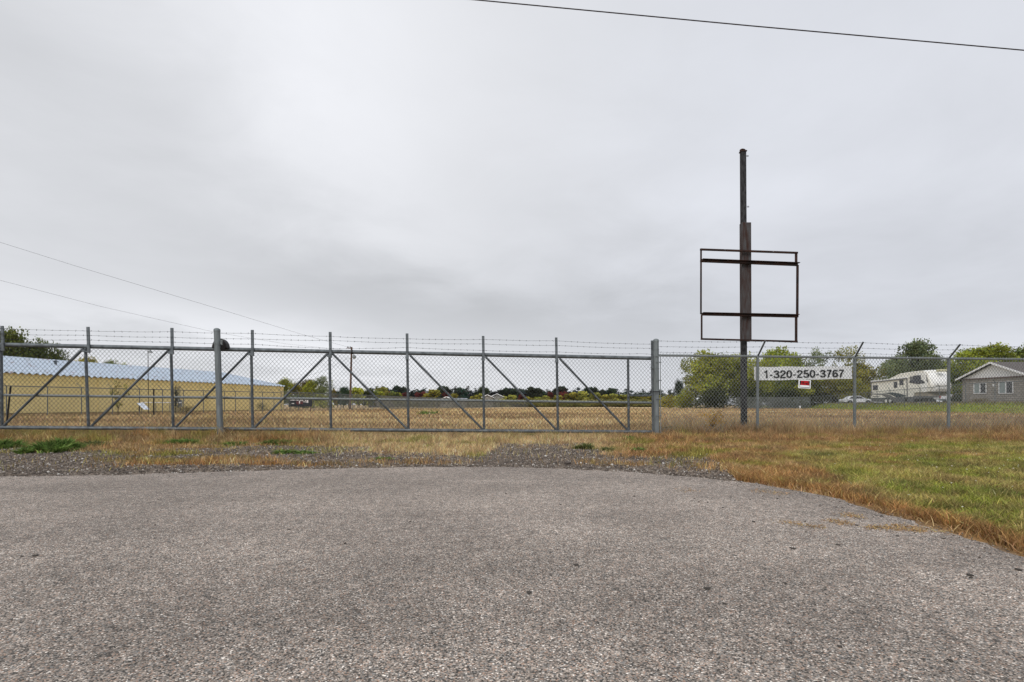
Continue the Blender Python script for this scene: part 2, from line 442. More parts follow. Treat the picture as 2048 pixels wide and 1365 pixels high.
gap = smooth(t, vo.outputs['Distance'], .45, .75, 1.0, .7)
la = t.nodes.new('ShaderNodeTexNoise'); la.inputs['Scale'].default_value = .9; la.inputs['Detail'].default_value = 5; la.inputs['Roughness'].default_value = .6
t.links.new(OBJ, la.inputs['Vector'])
lb = t.nodes.new('ShaderNodeTexNoise'); lb.inputs['Scale'].default_value = 14; lb.inputs['Detail'].default_value = 3; t.links.new(OBJ, lb.inputs['Vector'])
lc = t.nodes.new('ShaderNodeTexNoise'); lc.inputs['Scale'].default_value = .42; lc.inputs['Detail'].default_value = 3; lc.inputs['Distortion'].default_value = .6
lm_ = t.nodes.new('ShaderNodeMapping'); lm_.inputs['Rotation'].default_value = (0, 0, .5); lm_.inputs['Scale'].default_value = (.7, 2.2, 1); t.links.new(OBJ, lm_.inputs[0]); t.links.new(lm_.outputs[0], lc.inputs['Vector'])
ld = t.nodes.new('ShaderNodeTexNoise'); ld.inputs['Scale'].default_value = 45; ld.inputs['Detail'].default_value = 2; t.links.new(OBJ, ld.inputs['Vector'])
gap = math_n(t, 'MULTIPLY', gap, math_n(t, 'MULTIPLY', smooth(t, lc.outputs[0], .35, .65, .84, 1.08), smooth(t, ld.outputs[0], .3, .7, .88, 1.12)))
kk = math_n(t, 'MULTIPLY', math_n(t, 'MULTIPLY', smooth(t, la.outputs[0], .3, .7, .94, 1.28), smooth(t, lb.outputs[0], .3, .7, .86, 1.14)), gap)
vs = t.nodes.new('ShaderNodeVectorMath'); vs.operation = 'SCALE'; t.links.new(rp.outputs[0], vs.inputs[0]); t.links.new(kk, vs.inputs['Scale'])
wm = t.nodes.new('ShaderNodeVectorMath'); wm.operation = 'MULTIPLY'; wm.inputs[1].default_value = (1.17, 1.165, 1.14); t.links.new(vs.outputs[0], wm.inputs[0])
t.links.new(wm.outputs[0], b.inputs['Base Color'])
bp = t.nodes.new('ShaderNodeBump'); bp.inputs['Strength'].default_value = .5; bp.inputs['Distance'].default_value = .004
t.links.new(math_n(t, 'ADD', vo.outputs['Distance'], 0), bp.inputs['Height']); bp.invert = True; t.links.new(bp.outputs[0], b.inputs['Normal'])
rim = [(p[0], p[1]) for p in EDR] + [(7, -20), (-26, -20)]
mb = MB(); k = len(rim)
import bmesh
bm = bmesh.new()
tv = [bm.verts.new((x_, y_, .012)) for x_, y_ in rim]; bv = [bm.verts.new((x_, y_, -.05)) for x_, y_ in rim]
for i in range(k): bm.faces.new((tv[i], tv[(i + 1) % k], bv[(i + 1) % k], bv[i]))
f_ = bm.faces.new(tv[::-1]); bmesh.ops.triangulate(bm, faces=[f_]); bmesh.ops.recalc_face_normals(bm, faces=bm.faces[:])
me = bpy.data.meshes.new('road'); bm.to_mesh(me); bm.free()
# the fan top must face up
if sum(p.normal.z * p.area for p in me.polygons) < 0: me.flip_normals()
rd = link_mesh('road', me, am); tag(rd, 'worn grey asphalt turnaround of coarse aggregate', 'road', kind='structure')

# ------------------------------------------------------------------ grass blades
def inside_road(X, Y): return edge_dist(X, Y) < 0
GRASS = attr_mat('grass_blade', .85, transl=.25)
def blades(name, X, Y, h, c, w, lean=.5, label='', cat='grass', seed=0, zoff=0):
    rs = np.random.RandomState(seed); n = len(X)
    Z = height(X, Y) - .015 + zoff; a = rs.uniform(0, 2 * np.pi, n); hh = h * rs.uniform(.35, 1.4, n) * (.5 + fbm(X * 2.3, Y * 3.3, seed + 51, 2))
    ww = w * rs.uniform(.6, 1.4, n); sx_, sy_ = np.cos(a) * ww / 2, np.sin(a) * ww / 2
    la_ = rs.uniform(0, 2 * np.pi, n); ll = np.minimum(hh * lean * rs.uniform(.2, 1.6, n), .16 * np.maximum(1, Y / 20))
    lx, ly = np.cos(la_) * ll, np.sin(la_) * ll
    B = np.stack([X, Y, Z], 1)
    v0 = B + np.stack([sx_, sy_, 0 * X], 1); v1 = B - np.stack([sx_, sy_, 0 * X], 1)
    M = B + np.stack([lx * .35, ly * .35, hh * .6], 1); T = B + np.stack([lx, ly, hh], 1)
    v2 = M - np.stack([sx_, sy_, 0 * X], 1) * .7; v3 = M + np.stack([sx_, sy_, 0 * X], 1) * .7
    V = np.stack([v0, v1, v2, v3, T], 1).reshape(-1, 3); i = np.arange(n)[:, None] * 5
    tr = np.concatenate([i + [0, 1, 2], i + [0, 2, 3], i + [3, 2, 4]], 0)
    clump = .55 + .9 * fbm(X * 3.1, Y * 4.5, seed + 50, 3)
    cc = c * np.exp(rs.normal(-.05, .42, (n, 1))) * rs.uniform(.88, 1.12, (n, 3)) * clump[:, None]; cc = np.repeat(np.clip(cc, 0, .9), 5, 0)
    o = link_mesh(name, np_mesh(name, V, tr, cc), GRASS); tag(o, label, cat, kind='stuff')
    return o
def sample(n, z0, z1, x0=None, x1=None, power=1., seed=0):
    rs = np.random.RandomState(seed); u = rs.uniform(0, 1, n)
    if power == 0: Z = z0 * (z1 / z0) ** u
    else: Z = (z0 ** power + (z1 ** power - z0 ** power) * u) ** (1 / power)
    lo = -1.12 * Z - .5 if x0 is None else np.full(n, x0); hi = (1.12 * Z + (.5 if x0 is None else 4.)) if x1 is None else np.minimum(x1, 1.12 * Z + .5)
    return lo + (hi - lo) * rs.uniform(0, 1, n), Z
# short grass of the strip in front of the gate
X, Y = sample(330000, 5., 13.2, power=1.5, seed=1)
c, h, e = ground_cover(X, Y); d = dirt_mask(X, Y); px, py = pix(X, Y); r = RS.uniform(0, 1, len(X))
k = (e > .1) & (px < 1520) & (r > d * .975) & (r < .92 * sstep(.15, .5, e) + .1)
blades('verge_grass', X[k], Y[k], h[k], c[k], .008, .7, 'short dead grass between the asphalt and the gate', seed=2)
# lawn to the right of the road
X, Y = sample(760000, .8, 13.2, x0=1.9, power=1.2, seed=3)
c, h, e = ground_cover(X, Y); px, py = pix(X, Y); r = RS.uniform(0, 1, len(X))
k = (e > .12 + .12 * fbm(X * 4, Y * 4, 5)) & (px > 1450) & (r > dirt_mask(X, Y)) & (r < np.clip((7.5 / Y) ** .8, .35, 1))
blades('lawn_grass', X[k], Y[k], h[k], c[k], .006, .9, 'green and rusty lawn grass right of the asphalt', seed=4)
# drooping straw right along the road edge
n = 34000; kk_ = RS.randint(0, len(ED), n); sc_ = kk_ * .05
wv = .04 + .32 * fbm(sc_ * 1.3, sc_ * 0, 61, 3) ; off = .05 + np.abs(RS.normal(0, 1, n)) * wv * .8
X = ED[kk_, 0] + nrm[kk_, 0] * off; Y = ED[kk_, 1] + nrm[kk_, 1] * off; px, py = pix(X, Y)
dens = sstep(.30, .55, fbm(X * 5, Y * 5, 62, 3)) * .85 + .15
k = (Y > 1.5) & (px > 1500) & (px < 4000) & (RS.uniform(0, 1, n) < dens) & (off > .12 * fbm(sc_ * 5, sc_ * 0, 63))
cc = mixc(C_ORANGE * .8 + .03, C_TAN * 1.25, RS.uniform(0, 1, k.sum()) * sstep(.3, .7, fbm(X[k] * 3, Y[k] * 3, 64)))
blades('edge_straw', X[k], Y[k], np.full(k.sum(), .05), cc, .0055, 1.3, 'rusty straw drooping over the asphalt edge', seed=6)
# field behind the gate
X, Y = sample(230000, 12.8, 95, power=.25, seed=7)
c, h, e = ground_cover(X, Y)
blades('field_grass', X, Y, h, c * 1.02, .010 * (Y / 13.) ** .95, .5, 'dry straw coloured grass over the field behind the gate', seed=8)
# weeds right behind the right hand fence
X, Y = sample(60000, 12.7, 20, x0=3.6, power=1, seed=9)
c, h, e = ground_cover(X, Y); k = (RS.uniform(0, 1, len(X)) < 1 - sstep(14, 20, Y) * .8) & ~((np.abs(X - 6.62 * Y / 14.6) < .4) & (Y < 14.8))
cw = mixc(C_GREYW, C_TAN * .9, RS.uniform(0, 1, len(X)))
blades('tall_weeds', X[k], Y[k], np.full(k.sum(), .21) * (.2 + 1.5 * sstep(.35, .7, fbm(X[k] * .9, Y[k] * .9, 90))), cw[k], .0065, .45, 'tall grey brown weeds behind the right fence', cat='weeds', seed=10)
X, Y = sample(1500, 3.5, 12, x0=2.6, power=1.2, seed=35); px, py = pix(X, Y); k = (px > 1650) & (edge_dist(X, Y) > .6) & (RS.uniform(0, 1, len(X)) < .25)
LAWN_SPECKS = (X[k], Y[k])
# sparse seed stalks
X, Y = sample(5000, 9.5, 30, power=.8, seed=19); px, py = pix(X, Y); k = dirt_mask(X, Y) < .3
blades('seed_stalks', X[k], Y[k], np.full(k.sum(), .26), np.tile(C_BROWN * 1.1, (k.sum(), 1)), .006, .35, 'thin brown seed stalks standing above the dead grass', seed=20)
# green grass on the bank and taller brown weeds along its crest
n = 45000; Y = RS.uniform(38, 118, n); f = np.interp(Y, FOOT_Y, FOOT_X); X = f + RS.uniform(-1, 9, n)
c, h, e = ground_cover(X, Y)
k = (X < 1.1 * Y)
hh = np.where((X - f) > 3., .22, .14)
blades('bank_grass', X[k], Y[k], hh[k], c[k] * 1.1, .045, .5, 'green grass on the low bank below the house', seed=12)
# green weed cushions
def patch(cx_, cy_, rx, ry, n, hgt, colr, seed, name, label, w=.012):
    rs = np.random.RandomState(seed); a = rs.uniform(0, 6.283, n); r = np.sqrt(rs.uniform(0, 1, n)) * (.75 + .35 * vnoise(a * 1.5, a * 0, seed))
    X = cx_ + np.cos(a) * r * rx; Y = cy_ + np.sin(a) * r * ry
    kq = fbm(X * 6 + seed, Y * 6, seed, 3) > .32 + .26 * r; X, Y, r = X[kq], Y[kq], r[kq]; n = len(X)
    hh = hgt * (1.2 - r * r) * (.5 + fbm(X * 9, Y * 9, seed, 2)) * 1.3
    V = []
    o = blades(name, X, Y, np.maximum(hh, .02), np.tile(np.array(colr), (n, 1)), w, 1.6, label, 'weeds', seed)
    return o
WG = (.13, .20, .05)
def at(px, py): z = GZ(py); return (px - 1024) / F * z, z
for i, (px_, py_, rx, ry, n, hg, lb) in enumerate([
        (98, 903, .42, .55, 7000, .12, 'large bushy green weed patch on the gravel at far left'),
        (4, 896, .3, .4, 2500, .08, 'green weed patch cut by the left edge of the photo'),
        (190, 893, .34, .4, 1800, .05, 'thin dark green weeds right of the large weed patch'),
        (368, 889, .36, .3, 3200, .06, 'low green mat of weeds left of the roller post'),
        (472, 891, .22, .22, 1500, .06, 'small green weeds just right of the roller post'),
        (560, 889, .5, .3, 2600, .06, 'olive green weed patch between roller post and gate middle'),
        (590, 907, .42, .2, 1500, .04, 'flat olive weeds on gravel below the gate'),
        (1167, 898, .2, .16, 700, .06, 'dark weed tuft right of the dark gravel'),
        (1258, 881, .14, .16, 700, .07, 'small green tuft left of the latch post'),
        (1215, 902, .12, .12, 500, .05, 'tiny green tuft beside the dark weed tuft'),
        (1275, 903, .16, .14, 700, .05, 'small green tuft below the latch post'),
        (764, 918, .18, .1, 450, .03, 'tiny flat green weed on the gravel near the middle'),
        (680, 926, .1, .06, 300, .03, 'tiny green weed near the asphalt below the gate'),
        (1062, 874, .16, .2, 700, .08, 'green tuft under the gate bottom rail'),
        (858, 829, 1.2, 1.6, 900, .22, 'green shrubby tuft out in the straw field')]):
    x_, y_ = at(px_, py_); patch(x_, y_, rx, ry, n, hg, WG if 'dark' not in lb else (.14, .16, .06), 100 + i, 'weed_patch', lb, .03 if y_ < 14 else .05)

# gravel stones on the bare patches
def stones(name, X, Y, s, c, label, cat='gravel', seed=0, z=0., kind='stuff'):
    rs = np.random.RandomState(seed); n = len(X)
    base = np.array([(1, 0, 0), (-1, 0, 0), (0, 1, 0), (0, -1, 0), (0, 0, 1), (0, 0, -1)], float)
    tri = np.array([(0, 2, 4), (2, 1, 4), (1, 3, 4), (3, 0, 4), (2, 0, 5), (1, 2, 5), (3, 1, 5), (0, 3, 5)])
    a = rs.uniform(0, 6.28, n); ca, sa = np.cos(a), np.sin(a)
    J = base[None] * rs.uniform(.55, 1.2, (n, 6, 1)); J[:, :, 2] *= .6
    V = np.stack([J[:, :, 0] * ca[:, None] - J[:, :, 1] * sa[:, None], J[:, :, 0] * sa[:, None] + J[:, :, 1] * ca[:, None], J[:, :, 2]], 2) * s[:, None, None]
    V += np.stack([X, Y, height(X, Y) + z + s * .2], 1)[:, None, :]
    T = (np.arange(n)[:, None, None] * 6 + tri[None]).reshape(-1, 3)
    o = link_mesh(name, np_mesh(name, V.reshape(-1, 3), T, np.repeat(c, 6, 0)), attr_mat(name + '_stone', .9)); tag(o, label, cat, kind=kind)
X, Y = sample(130000, 5., 10.5, power=1.2, seed=21); e = edge_dist(X, Y); d = dirt_mask(X, Y)
k = (e > -.02) & (RS.uniform(0, 1, len(X)) < np.maximum(d, .9 * (e < .12)) * .8); X = X[k]; Y = Y[k]; n = len(X)
u = RS.uniform(0, 1, n)[:, None]
cs = np.where(u < .45, np.array([[.10, .085, .075]]), np.where(u < .75, np.array([[.20, .165, .135]]), np.where(u < .93, np.array([[.30, .26, .22]]), np.array([[.55, .52, .48]])))) * RS.uniform(.8, 1.2, (n, 1))
stones('gravel', X, Y, np.exp(RS.normal(math.log(.0085), .42, n)), cs, 'loose gravel on the bare ground by the road edge', seed=22)
# gravel spilled over the edge on the right
n = 5200; kk_ = RS.randint(0, len(ED), n); off = -np.abs(RS.normal(0, .16, n)) + .06
X = ED[kk_, 0] + nrm[kk_, 0] * off; Y = ED[kk_, 1] + nrm[kk_, 1] * off; px, py = pix(X, Y)
k = (Y > 1.5) & ((px > 1380) | (RS.uniform(0, 1, n) < .25)); X = X[k]; Y = Y[k]; n = len(X); u = RS.uniform(0, 1, (n, 1))
cs = np.where(u < .6, np.array([[.09, .075, .065]]), np.array([[.3, .26, .22]])) * RS.uniform(.8, 1.2, (n, 1))
stones('spilled_gravel', X, Y, RS.uniform(.003, .009, n), cs, 'small stones spilled over the asphalt edge', seed=23, z=.012)
X, Y = LAWN_SPECKS; stones('pale_leaf_specks', X, Y, RS.uniform(.006, .013, len(X)), np.tile(np.array([.7, .68, .55]), (len(X), 1)), 'pale fallen leaf specks in the green lawn', cat='leaves', seed=36, z=.045)
# straw bits washed in streaks over the asphalt on the right
pts = []
for (ax, ay, bx, by, n) in [(1560, 1046, 1645, 1060, 260), (1655, 1044, 1705, 1054, 260), (1690, 1032, 1722, 1040, 170), (1730, 1058, 1850, 1066, 420), (1780, 1054, 1960, 1076, 480), (1510, 984, 1580, 992, 200), (1360, 982, 1395, 986, 90)]:
    tt = RS.uniform(0, 1, n); qx = ax + (bx - ax) * tt + RS.normal(0, 8, n); qy = ay + (by - ay) * tt + RS.normal(0, 2.4, n)
    zz_ = EYE * F / (qy - HY); pts.append(np.stack([(qx - 1024) / F * zz_, zz_], 1))
pts = np.concatenate(pts); e = edge_dist(pts[:, 0], pts[:, 1]); pts = pts[e < 0]
cc = mixc(C_TAN * .9, C_ORANGE * .9, RS.uniform(0, 1, len(pts)))
blades('straw_litter', pts[:, 0], pts[:, 1], np.full(len(pts), .005), cc, .006, 5.0, 'thin streaks of straw litter lying on the asphalt', cat='litter', seed=30, zoff=.029)
# dark clods lying on the road
clod_m = mat('clod', (.06, .052, .045), .95, var=.3, scale=60)
def clod_mesh(seed):
    rs = random.Random(seed); bm = bmesh.new(); bmesh.ops.create_icosphere(bm, subdivisions=2, radius=1)
    for v in bm.verts:
        v.co *= rs.uniform(.75, 1.2); v.co.z = max(v.co.z * .5, -.25)
    me = bpy.data.meshes.new('clod'); bm.to_mesh(me); bm.free(); me.materials.append(clod_m); return me
CM = [clod_mesh(i) for i in range(4)]
CL = [(71, 1117, .02), (44, 1118, .012), (41, 960, .012), (1152, 1136, .022), (1058, 1192, .02), (1012, 991, .018), (1121, 1013, .016), (1415, 1184, .02), (1450, 1215, .012), (578, 1064, .014), (690, 1092, .014), (820, 1048, .012),
      (1268, 996, .018), (1295, 1010, .013), (1398, 1008, .016), (1415, 1009, .014), (1446, 1019, .016), (1462, 998, .014), (1389, 1001, .012), (1507, 1048, .018), (1713, 1055, .018), (1610, 1047, .016), (1795, 1077, .014),
      (1585, 1102, .02), (1676, 1095, .016), (1612, 1069, .015), (1763, 1037, .016), (1887, 1082, .014), (1940, 1157, .024), (2037, 1146, .022), (1942, 1162, .015), (1570, 1173, .012), (310, 1055, .012), (380, 1020, .012), (465, 1004, .011), (317, 1003, .011),
      (803, 963, .012), (1065, 972, .012), (1157, 963, .014), (1247, 970, .011), (1330, 972, .011), (1640, 1014, .013), (1555, 1001, .016), (1525, 996, .014), (1500, 1003, .012), (1813, 1058, .012), (1900, 1330, .012), (1680, 1302, .013), (640, 1290, .012)]
for i, (px_, py_, s) in enumerate(CL):
    x_, y_ = at(px_, py_); o = bpy.data.objects.new('clod', CM[i % 4]); COL.objects.link(o)
    o.location = (x_, y_, .0125 + s * .12); s *= .55; o.scale = (s * random.uniform(.9, 1.5), s, s * .8); o.rotation_euler = (0, 0, random.uniform(0, 6))
    tag(o, 'small dark clod of dirt lying on the grey asphalt', 'clod', 'dark clods of dirt scattered on the asphalt')

# ------------------------------------------------------------------ metals
GALV = mat('galvanised_steel', (.13, .145, .155), .55, .35, .3, 9., .2)
GALV2 = mat('galvanised_post', (.175, .195, .20), .6, .25, .18, 5., .1, stretch=(4, 4, .6))
WIRE = mat('fence_wire', (.05, .055, .06), .6, .3, .1, 5.)
WIREL = mat('bright_fence_wire', (.25, .27, .27), .55, .3, .1, 5.)
DARKP = mat('dark_roller_steel', (.018, .016, .016), .5, .3, .2, 20.)
def barbed(mb, pts, seed=0, r=.0035, step=.15):
    rs = random.Random(seed); P_ = [Vector(p) for p in pts]; fine = []
    for a, b_ in zip(P_[:-1], P_[1:]):
        Ln = (b_ - a).length; k = max(2, int(Ln / .35)); sag = min(.02, Ln * .006)
        for j in range(k):
            u = j / k; p = a.lerp(b_, u); p.z -= 4 * sag * u * (1 - u) - rs.uniform(-.004, .004); fine.append(p)
        m = int(Ln / step)
        for j in range(m):
            u = (j + .5) / m; p = a.lerp(b_, u); p.z -= 4 * sag * u * (1 - u)
            for q in range(2):
                v = Vector((rs.uniform(-.5, .5), rs.uniform(-1, 1), rs.uniform(-1, 1))).normalized() * .02
                mb.tube([p - v, p + v], .003, 3, cap=False)
    fine.append(P_[-1]); mb.tube(fine, r, 4)
def chain_link(plane_pt, s0, s1, z_lo, z_hi, yo, pitch=.092, rise=.104, r=.0028, tips=0., seed=0):
    """zig-zag wires; plane_pt(s) -> Vector base line, z_lo/z_hi(s) heights"""
    rs = np.random.RandomState(seed); Vs = []; Ts = []; nb = 0
    nw = int((s1 - s0) / (pitch / 2))
    # wire w zig-zags between s_w and s_w + pitch/2, neighbours mirror each other
    for w in range(nw):
        s = s0 + w * pitch / 2; zl, zh = z_lo(s), z_hi(s) + tips
        m = int(round((zh - zl) / (rise / 2))) + 1; zz_ = np.linspace(zl, zh, m)
        alt = (np.arange(m) + w) % 2
        ss = s + alt * pitch / 2
        P0 = np.array([plane_pt(q) for q in ss]) if m else None
        pts = P0.copy(); pts[:, 2] = zz_ + rs.normal(0, .0012, m); pts[:, 1] += yo + (alt - .5) * .006
        d1 = np.array([0, 1, 0]) * r
        ring = []
        for q in range(3):
            t_ = 2 * math.pi * q / 3
            ring.append(pts + np.array([math.cos(t_) * r * 1.25, math.sin(t_) * r, 0]))
        V_ = np.stack(ring, 1).reshape(-1, 3); i = np.arange(m - 1)[:, None] * 3
        Q_ = np.concatenate([np.concatenate([i + q, i + (q + 1) % 3, i + 3 + (q + 1) % 3, i + 3 + q], 1) for q in range(3)], 0)
        Vs.append(V_); Ts.append(Q_ + nb); nb += len(V_)
    return np.concatenate(Vs), np.concatenate(Ts)

# ------------------------------------------------------------------ sliding gate
def gz(px): return F * 1.85 / (166. - .014 * px)
def gp(px, py, dy=0.):
    v = P(px, py, gz(px)); return v + Vector((0, dy, 0))
gate = thing('sliding_gate', 'long grey steel cantilever gate with chain link and diagonal braces, closed across the entrance', 'gate', tuple(P(700, 862, gz(700))))
def ytop(px): return 689.8 + .0209 * px
def ybot(px): return 855.3 + .0069 * px
def ymid(px): return 790.6 + .0118 * px
X0, X1 = -170, 1306
MB().tube([gp(x_, ytop(x_)) for x_ in (X0, 300, 704, X1 + 3)], .047, 12).build('top_rail', GALV, gate, smooth_=True)
MB().tube([gp(x_, ybot(x_)) for x_ in (X0, 300, 700, X1 + 3)], .042, 12).build('bottom_rail', GALV, gate, smooth_=True)
MB().tube([gp(x_, ymid(x_), .03) for x_ in (X0, 300, 700, X1)], .029, 10).build('middle_rail', WIREL, gate, smooth_=True)
UPR = [(-160, -159), (2, 4), (171, 177), (342, 346.5), (502.5, 505.5), (659, 662), (814.5, 817), (966, 968.3), (1113.5, 1116), (1256, 1257.5), (1305, 1307)]
for a, b_ in UPR:
    MB().tube([gp(a, ytop(a)), gp(b_, ybot(b_))], .031 if a < 1300 else .04, 10).build('upright', GALV, gate, smooth_=True)
DIA = [(-150, 0, 0), (8, 168, 0), (183, 338, 0), (352, 499, 0), (509, 656, 0), (665, 814, 1), (820, 965, 1), (971, 1113, 1), (1119, 1255, 1)]
for a, b_, down in DIA:
    p0 = gp(a, (ytop(a) + 4) if down else (ybot(a) - 3), -.012); p1 = gp(b_, (ybot(b_) - 3) if down else (ytop(b_) + 4), -.012)
    MB().tube([p0, p1], .026, 10).build('diagonal_brace', GALV, gate, smooth_=True)
MB().tube([gp(1258, 791.5, .02), gp(1299, 792, .02), gp(1305, 789, .02)], .028, 8).build('short_rail', GALV, gate, smooth_=True)
ARM = [(-160, 651.5), (9, 653), (180, 655), (347, 657), (507, 661), (662, 665), (815, 668), (966.5, 673), (1112, 676), (1303, 682)]
for a, yt in ARM:
    yb = ytop(a) + (13 if a < 1300 else 21)
    MB().bar(gp(a, yt, -.055), gp(a + (1.8 if a < 300 else .8), yb, -.055), .062, .03).build('wire_arm', GALV, gate, bevel=.004)
    u_ = min(UPR, key=lambda q: abs(q[0] - a))[0]
    MB().bar(gp(min(a, u_) - 3, yb - 3, -.05), gp(max(a, u_) + 3, yb - 2.4, -.05), .03, .02).bar(gp(u_ - 3, yb - 4, -.06), gp(u_ + 3, yb - 4, -.06), .05, .012).build('clamp', GALV, gate)
BW = [[(-160, 656), (9, 658.5), (180, 663), (347, 665), (507, 668), (662, 674), (815, 679), (966, 680), (1112, 683), (1303, 689.5)],
      [(-160, 667), (9, 669), (180, 672), (347, 676), (507, 679), (662, 682), (815, 687), (966, 689), (1112, 692), (1303, 698)],
      [(-160, 679), (9, 680), (180, 681), (347, 685.5), (507, 689.5), (662, 698), (740, 698), (815, 696), (966, 702), (1112, 705), (1250, 709), (1280, 708), (1303, 710)]]
for i, w in enumerate(BW):
    m_ = MB(); barbed(m_, [gp(a, b_, -.075) for a, b_ in w], i); m_.build('barbed_wire', WIRE, gate)
# chain link fabric
sA, sB = gp(X0, 800).x, gp(X1, 800).x
def inv_px(x_):     # px on the gate line for a world x
    # x = (px-1024)/F * F*1.85/(166-.014px) -> x(166-.014px) = 1.85(px-1024)
    return (166 * x_ + 1.85 * 1024) / (1.85 + .014 * x_)
def gpt(x_):
    p_ = inv_px(x_); return (x_, gz(p_), 0)
V_, Q_ = chain_link(gpt, sA, sB, lambda s: gp(inv_px(s), ybot(inv_px(s)) - 3).z, lambda s: gp(inv_px(s), ytop(inv_px(s)) + 5).z, -.045, r=.0036)
link_mesh('chain_link', np_mesh('chain_link', V_, Q_), WIRE, gate)
MB().tube([gp(620, ybot(620) + 0), gp(623, ybot(623))], .05, 12).build('coupling', DARKP, gate)
MB().tube([gp(703, ytop(703)), gp(706, ytop(706))], .052, 12).build('coupling', DARKP, gate)

# ------------------------------------------------------------------ posts carrying the gate
def gate_post(name, label, pxt, yt, pxb, yb, r, Zp, bands):
    base = P(pxb, yb, Zp); base.z = 0.0
    o = thing(name, label, 'gate post', tuple(base))
    top = P(pxt, yt, Zp)
    MB().tube([base - Vector((0, 0, .1)), base.lerp(top, .5), top], r, 20).build('pipe', GALV2, o, smooth_=True)
    MB().lathe([(r * 1.06, -.045), (r * 1.08, .0), (r * .9, .02), (r * .5, .035), (.01, .04)], top, 20).build('cap', GALV2, o, smooth_=True)
    for yy, hh in bands:
        u = (yy - yt) / (yb - yt); c_ = top.lerp(base, u)
        MB().tube([c_ - Vector((0, 0, hh / 2)), c_ + Vector((0, 0, hh / 2))], r * 1.1, 20).build('band', GALV2, o, smooth_=True)
    return o, top, base
Zr = gz(436) - .17
post_l, tp, bs = gate_post('roller_post', 'thick galvanised post with black guide roller, in front of the gate', 434, 660, 441, 870.5, .066, Zr, [(684.5, .07), (688, .03), (803, .02), (845, .015), (862, .05)])
c_ = P(440, 696, Zr + .14)
# domed half-moon guard over the guide roller
m_ = MB(); R_ = .185; pts2 = []
n_ = 14
prof = [(R_ * math.cos(t_), R_ * math.sin(t_)) for t_ in [math.pi * j / n_ for j in range(n_ + 1)]]
cen = P(441.5, 697.5, Zr + .1)
poly = [Vector((cen.x + a * .93, cen.y - .07, cen.z + b_ * 1.22)) for a, b_ in prof]
m_.prism(poly, (0, .16, 0)); m_.build('roller_guard', DARKP, post_l, bevel=.012)
MB().tube([P(446, 697, Zr + .02), P(446, 697, Zr + .12)], .05, 14).build('roller', DARKP, post_l, smooth_=True)
m_ = MB(); m_.cbox(P(443.2, 684.8, Zr - .05), (.018, .05, .10)); m_.tube([P(444, 682.5, Zr - .08), P(444, 682.5, Zr - .02)], .01, 8).tube([P(444, 690, Zr - .08), P(444, 690, Zr - .02)], .01, 8)
m_.build('roller_bracket', WIREL, post_l)
MB().lathe([(.06, -.03), (.075, -.02), (.075, .02), (.06, .03)], P(449, 863, Zr + .1), 16, 'y').build('lower_roller', DARKP, post_l, smooth_=True)
MB().cbox(P(447, 862, Zr - .02), (.05, .08, .07)).build('lower_bracket', GALV, post_l)
post_r, tp2, bs2 = gate_post('latch_post', 'thick galvanised post where the gate meets the right fence', 1312, 681, 1313.5, 873.5, .067, 12.72, [(700, .012), (713, .02), (738, .012), (784, .02), (798, .014), (838, .014)])
m_ = MB(); m_.tube([P(1305, 784, 12.6), P(1320, 784, 12.6)], .012, 6); m_.build('latch_bar', DARKP, post_r)

# ------------------------------------------------------------------ right hand fence
def rz_(px): return F * 1.0 / (F / 12.78 - (px - 1318) * (F / 12.78 - F / 13.95) / 730.)
def rp_(px, py, dy=0.): return P(px, py, rz_(px)) + Vector((0, dy, 0))
def rtop(px): return 711.3 + .0108 * (px - 1320)
fence = thing('chain_link_fence', 'tall galvanised chain link fence with three barbed wires, right of the gate', 'fence', (rp_(1700, 870).x, rp_(1700, 870).y, 0))
RX1 = 2260
MB().tube([rp_(1318, rtop(1318)), rp_(1700, rtop(1700)), rp_(RX1, rtop(RX1))], .028, 12).build('top_rail', WIREL, fence, smooth_=True)
for a, tipx, tipy in ((1515.5, 1530.5, 682), (1709.5, 1726.5, 684.5), (1897.5, 1920.5, 689), (2088, 2116, 693)):
    t0 = rp_(a, rtop(a)); b0 = rp_(a - .5, 872); b0.z = -.05
    MB().tube([b0, t0], .036, 12).build('line_post', GALV2, fence, smooth_=True)
    d_ = .36; tip = P(a, rtop(a), rz_(a)) + Vector((0, -d_, 0)); tz = P(0, tipy, rz_(a) - d_).z; tipv = Vector((P(tipx, tipy, rz_(a) - d_).x, rz_(a) - d_, tz))
    MB().bar(t0, tipv, .034, .03).build('barb_arm', GALV, fence, bevel=.003)
arms = []
for a, tipx, tipy in ((1515.5, 1530.5, 682), (1709.5, 1726.5, 684.5), (1897.5, 1920.5, 689), (2088, 2116, 693)):
    arms.append((rp_(a, rtop(a)), P(tipx, tipy, rz_(a) - .36)))
starts = [P(1316, 682.5, 12.72), P(1316, 693.5, 12.72), P(1316, 704.8, 12.72)]
for i, u in enumerate((.95, .62, .28)):
    m_ = MB(); barbed(m_, [starts[i]] + [a.lerp(b_, u) for a, b_ in arms] + [arms[-1][0].lerp(arms[-1][1], u) + Vector((3, .2, 0))], 20 + i, step=.15); m_.build('barbed_wire', WIRE, fence)
sA, sB = rp_(1322, 800).x, rp_(RX1, 800).x
_xs = np.array([rp_(q, 800).x for q in range(1300, RX1 + 40, 4)]); _px = np.arange(1300, RX1 + 40, 4.)
def rinv(x_): return float(np.interp(x_, _xs, _px))
V_, Q_ = chain_link(lambda s: (s, rz_(rinv(s)), 0), sA, sB, lambda s: .0, lambda s: rp_(rinv(s), rtop(rinv(s))).z, -.036, pitch=.089, rise=.107, r=.0038, tips=.05, seed=4)
link_mesh('chain_link', np_mesh('chain_link', V_, Q_), WIREL, fence)
